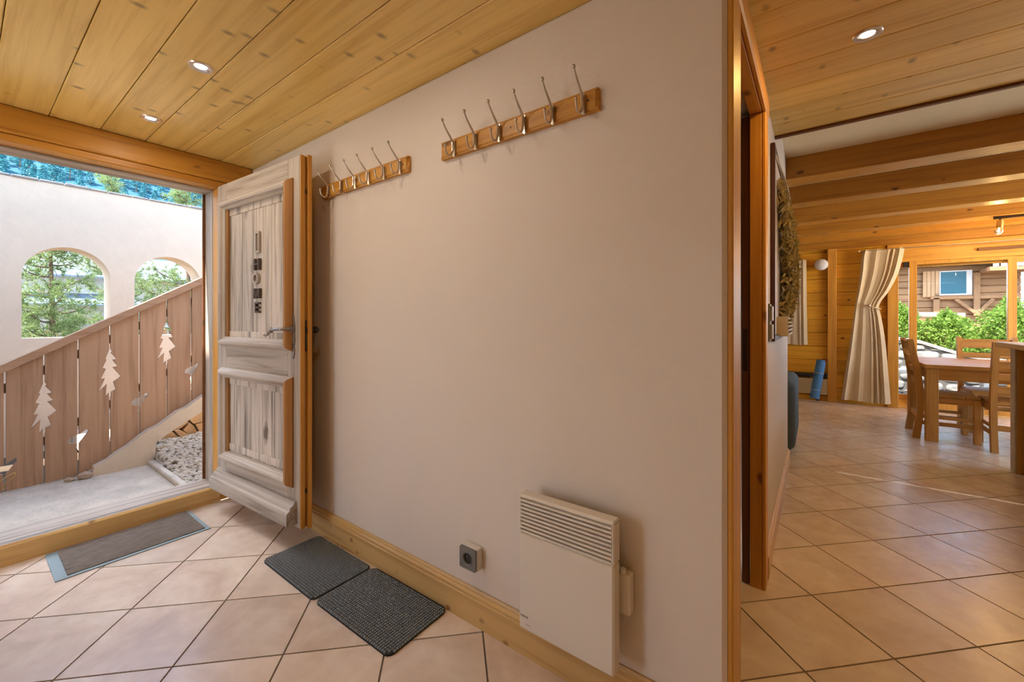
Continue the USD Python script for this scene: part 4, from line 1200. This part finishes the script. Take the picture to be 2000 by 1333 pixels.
# ------------------------------------------------------------------ garden outside the living room
gd = thing('garden_terrace', 'pale terrace outside the sliding window', 'ground', kind=ST)
obj('slab', cage(-6, 14, YW + .10, 9.6, -.3, -.03), M['terrace'], gd)
obj('lawn', cage(-30, 40, 9.6, 60, -.6, .3), M['soil'], gd)
# rubble retaining wall
rw = thing('stone_retaining_wall', 'grey rubble stone retaining wall below the hedge', 'garden wall')
cap = lambda x: float(np.interp(x, [-3, 1.14, 1.40, 1.885, 4], [.93, .925, .88, .69, .30]))
sg = np.random.default_rng(23)
z = -.10
row = 0
while z < .95:
    hgt = sg.uniform(.10, .17)
    x = -.3 + sg.uniform(-.1, .1)
    while x < 3.4:
        w = sg.uniform(.12, .34)
        zt = min(z + hgt, cap(x + w / 2) - .045)
        if zt - z > .04:
            m = rock(.5, (0, 0, 0), int(sg.integers(1, 900)), 2, (1, 1, 1))
            v = np.sign(m[0]) * np.abs(m[0]) ** .6
            v = v / np.abs(v).max(0) * [w / 2 - .008, .075, (zt - z) / 2 - .006]
            obj('stone', (v + [x + w / 2, 9.60 + sg.uniform(-.015, .015), (z + zt) / 2], m[1]), M['stone'], rw, smooth=50)
        x += w
    z += hgt
obj('mortar_core', prism(Polygon([(-3, -.2), (4, -.2), (4, .24), (1.885, .63), (1.40, .82), (1.14, .865), (-3, .87)]), 'y', 9.565, 10.0), M['mortar'], rw)
obj('cap_slab', prism(Polygon([(-3, .875), (1.14, .87), (1.40, .825), (1.885, .635), (4, .245), (4, .30), (1.885, .69), (1.40, .88), (1.14, .925), (-3, .93)]), 'y', 9.53, 10.0), M['stone'], rw)
tb_ = thing('garden_bench', 'low pale stone step on the terrace outside the window', 'bench')
obj('seat_slab', bx(.6, 3.6, 9.05, 9.35, .36, .42, .01), M['terrace'], tb_)
for x in (.8, 2.0, 3.3):
    obj('support', bx(x, x + .1, 9.10, 9.30, -.03, .36, .006), M['terrace'], tb_)


def shrub(label, x0, x1, y0, y1, ztop, n, seed, zb=.3):
    g = np.random.default_rng(seed)
    t = thing('hedge_shrub', label, 'shrub', group='green shrubs over the stone wall')
    cx, cy, rx, ry = (x0 + x1) / 2, (y0 + y1) / 2, (x1 - x0) / 2, (y1 - y0) / 2
    vs, fs, k = [], [], 0
    for i in range(n):
        a, b = g.uniform(0, 6.283), g.uniform(-.35, 1.57)
        rr = g.uniform(.72, 1.05)
        bump = 1 + .16 * math.sin(5 * a + seed) * math.cos(4 * b)
        c = np.array([cx + rx * rr * bump * math.cos(a) * math.cos(b), cy + ry * rr * math.sin(a) * math.cos(b), zb + (ztop - zb) * rr * bump * math.sin(b)])
        e = g.normal(0, 1, 3) + [0, -.3, .5]; e /= np.linalg.norm(e)
        s = np.cross(e, g.normal(0, 1, 3)); s /= np.linalg.norm(s)
        L, w = g.uniform(.035, .075), g.uniform(.010, .022)
        m = c + e * L * .5
        vs += [c, m + s * w, c + e * L, m - s * w]
        fs += [(k, k + 1, k + 2), (k, k + 2, k + 3)]; k += 4
    obj('foliage', (np.array(vs), np.array(fs)), M['hedge'], t, kind='stuff')
    st_ = [tube(smoothpath([(cx, cy, zb - .1), (cx + g.normal(0, .05), cy, zb + .25), (cx + rx * .6 * math.cos(a), cy + ry * .6 * math.sin(a), zb + (ztop - zb) * .7)], 6), [.02, .016, .013, .011, .009, .006], 5) for a in np.linspace(0, 6, 7)]
    obj('stems', st_, M['bark'], t)


shrub('tall leafy shrub at the left end of the stone wall', .75, 1.62, 10.15, 11.0, 1.46, 9000, 71, .72)
shrub('low bright green shrub in the middle above the stone wall', 1.45, 2.35, 10.15, 11.1, 1.26, 9000, 72, .52)
shrub('bright green shrub at the right above the stone wall', 2.15, 3.25, 10.2, 11.4, 1.44, 11000, 73, .38)
shrub('green shrub furthest right beyond the window post', 3.0, 4.4, 10.4, 11.8, 1.38, 8000, 74, .3)

# neighbouring chalet
K = 20.0 / 14.0
cxz = lambda x, z: (x * K, 1.25 + (z - 1.25) * K)
ch = thing('chalet', 'old brown timber chalet with teal window behind the hedge', 'building')
CY = 20.0
zs = np.arange(.2, 3.6, .235)
for a, b in zip(zs[:-1], zs[1:]):
    obj('log_board', bx(1.2, 5.2, CY, CY + .08, a + .006, b - .006, .02), M['chal_x'], ch)
obj('core', cage(1.2, 5.2, CY + .08, CY + 5, 0, 3.6), M['chal_x'], ch)


def cb2(name, x0, x1, z0, z1, y0, y1, mat, b=.01):
    (X0, Z0), (X1, Z1) = cxz(x0, z0), cxz(x1, z1)
    return obj(name, bx(X0, X1, CY + y0, CY + y1, Z0, Z1, b), mat, ch)


fr = cb2('window_frame', 2.355, 2.90, 1.79, 2.375, -.06, .01, M['whitewood'])
(X0, Z0), (X1, Z1) = cxz(2.385, 1.83), cxz(2.80, 2.345)
obj('blind', bx(X0, X1, CY - .075, CY - .055, Z0, Z1, .004), M['teal'], fr)
obj('latch', bx(cxz(2.62, 0)[0], cxz(2.635, 0)[0], CY - .085, CY - .075, cxz(0, 2.25)[1], cxz(0, 2.32)[1], .002), M['whitewood'], fr)
(X0, Z0), (X1, Z1) = cxz(2.072, 1.757), cxz(2.355, 2.385)
sh = [bx(X0 + k * (X1 - X0) / 4 + .004, X0 + (k + 1) * (X1 - X0) / 4 - .004, CY - .10, CY - .06, Z0, Z1, .006) for k in range(4)]
obj('shutter', sh, M['shutter'], ch)
cb2('sill_beam', 2.2, 3.5, 1.70, 1.78, -.12, .0, M['chal_x'])
cb2('post', 2.25, 2.36, 1.36, 1.74, -.12, .0, M['chal_z'])
cb2('post', 2.905, 3.01, 1.30, 2.30, -.14, .0, M['chal_z'])
for (xa, za, xb, zb) in ((2.62, 1.70, 2.93, 1.38), (3.21, 1.69, 2.99, 1.40)):
    (Xa, Za), (Xb, Zb) = cxz(xa, za), cxz(xb, zb)
    d = np.array([Xb - Xa, Zb - Za]); L = np.linalg.norm(d)
    v, f = bx(-L / 2, L / 2, -.05, .05, -.05, .05, .008)
    obj('brace', xf((v, f), 0, ((Xa + Xb) / 2, CY - .10, (Za + Zb) / 2), ry=-math.degrees(math.atan2(d[1], d[0]))), M['chal_x'], ch)
obj('plinth_log', tube([(cxz(1.99, 0)[0], CY - .25, 1.36), (cxz(2.75, 0)[0], CY - .25, 1.33)], .10, 12), M['rockbrown'], ch)
obj('balcony', bx(cxz(3.0, 0)[0], 5.6, CY - 1.1, CY, cxz(0, 2.27)[1], cxz(0, 2.36)[1], .01), M['chal_x'], ch)
for k in range(9):
    x = cxz(3.05, 0)[0] + k * .16
    obj('balcony_board', bx(x, x + .12, CY - 1.1, CY - 1.06, cxz(0, 2.34)[1], cxz(0, 2.55)[1], .006), M['paleroof'], ch)
v, f = bx(.6, 6.4, -.06, .06, -.03, .03, .01)
for k in range(7):
    yy = CY - 1.0 + k * .18
    obj('roof_board', bx(.8, 6.2, yy - .004, yy + .19, 3.17 + k * .035, 3.20 + k * .035, .006), M['chal_x'], ch)
for x in np.arange(1.6, 5.4, .42):
    obj('rafter_end', bx(x, x + .13, CY - .85, CY, 3.03, 3.16, .008), M['shutter'], ch)
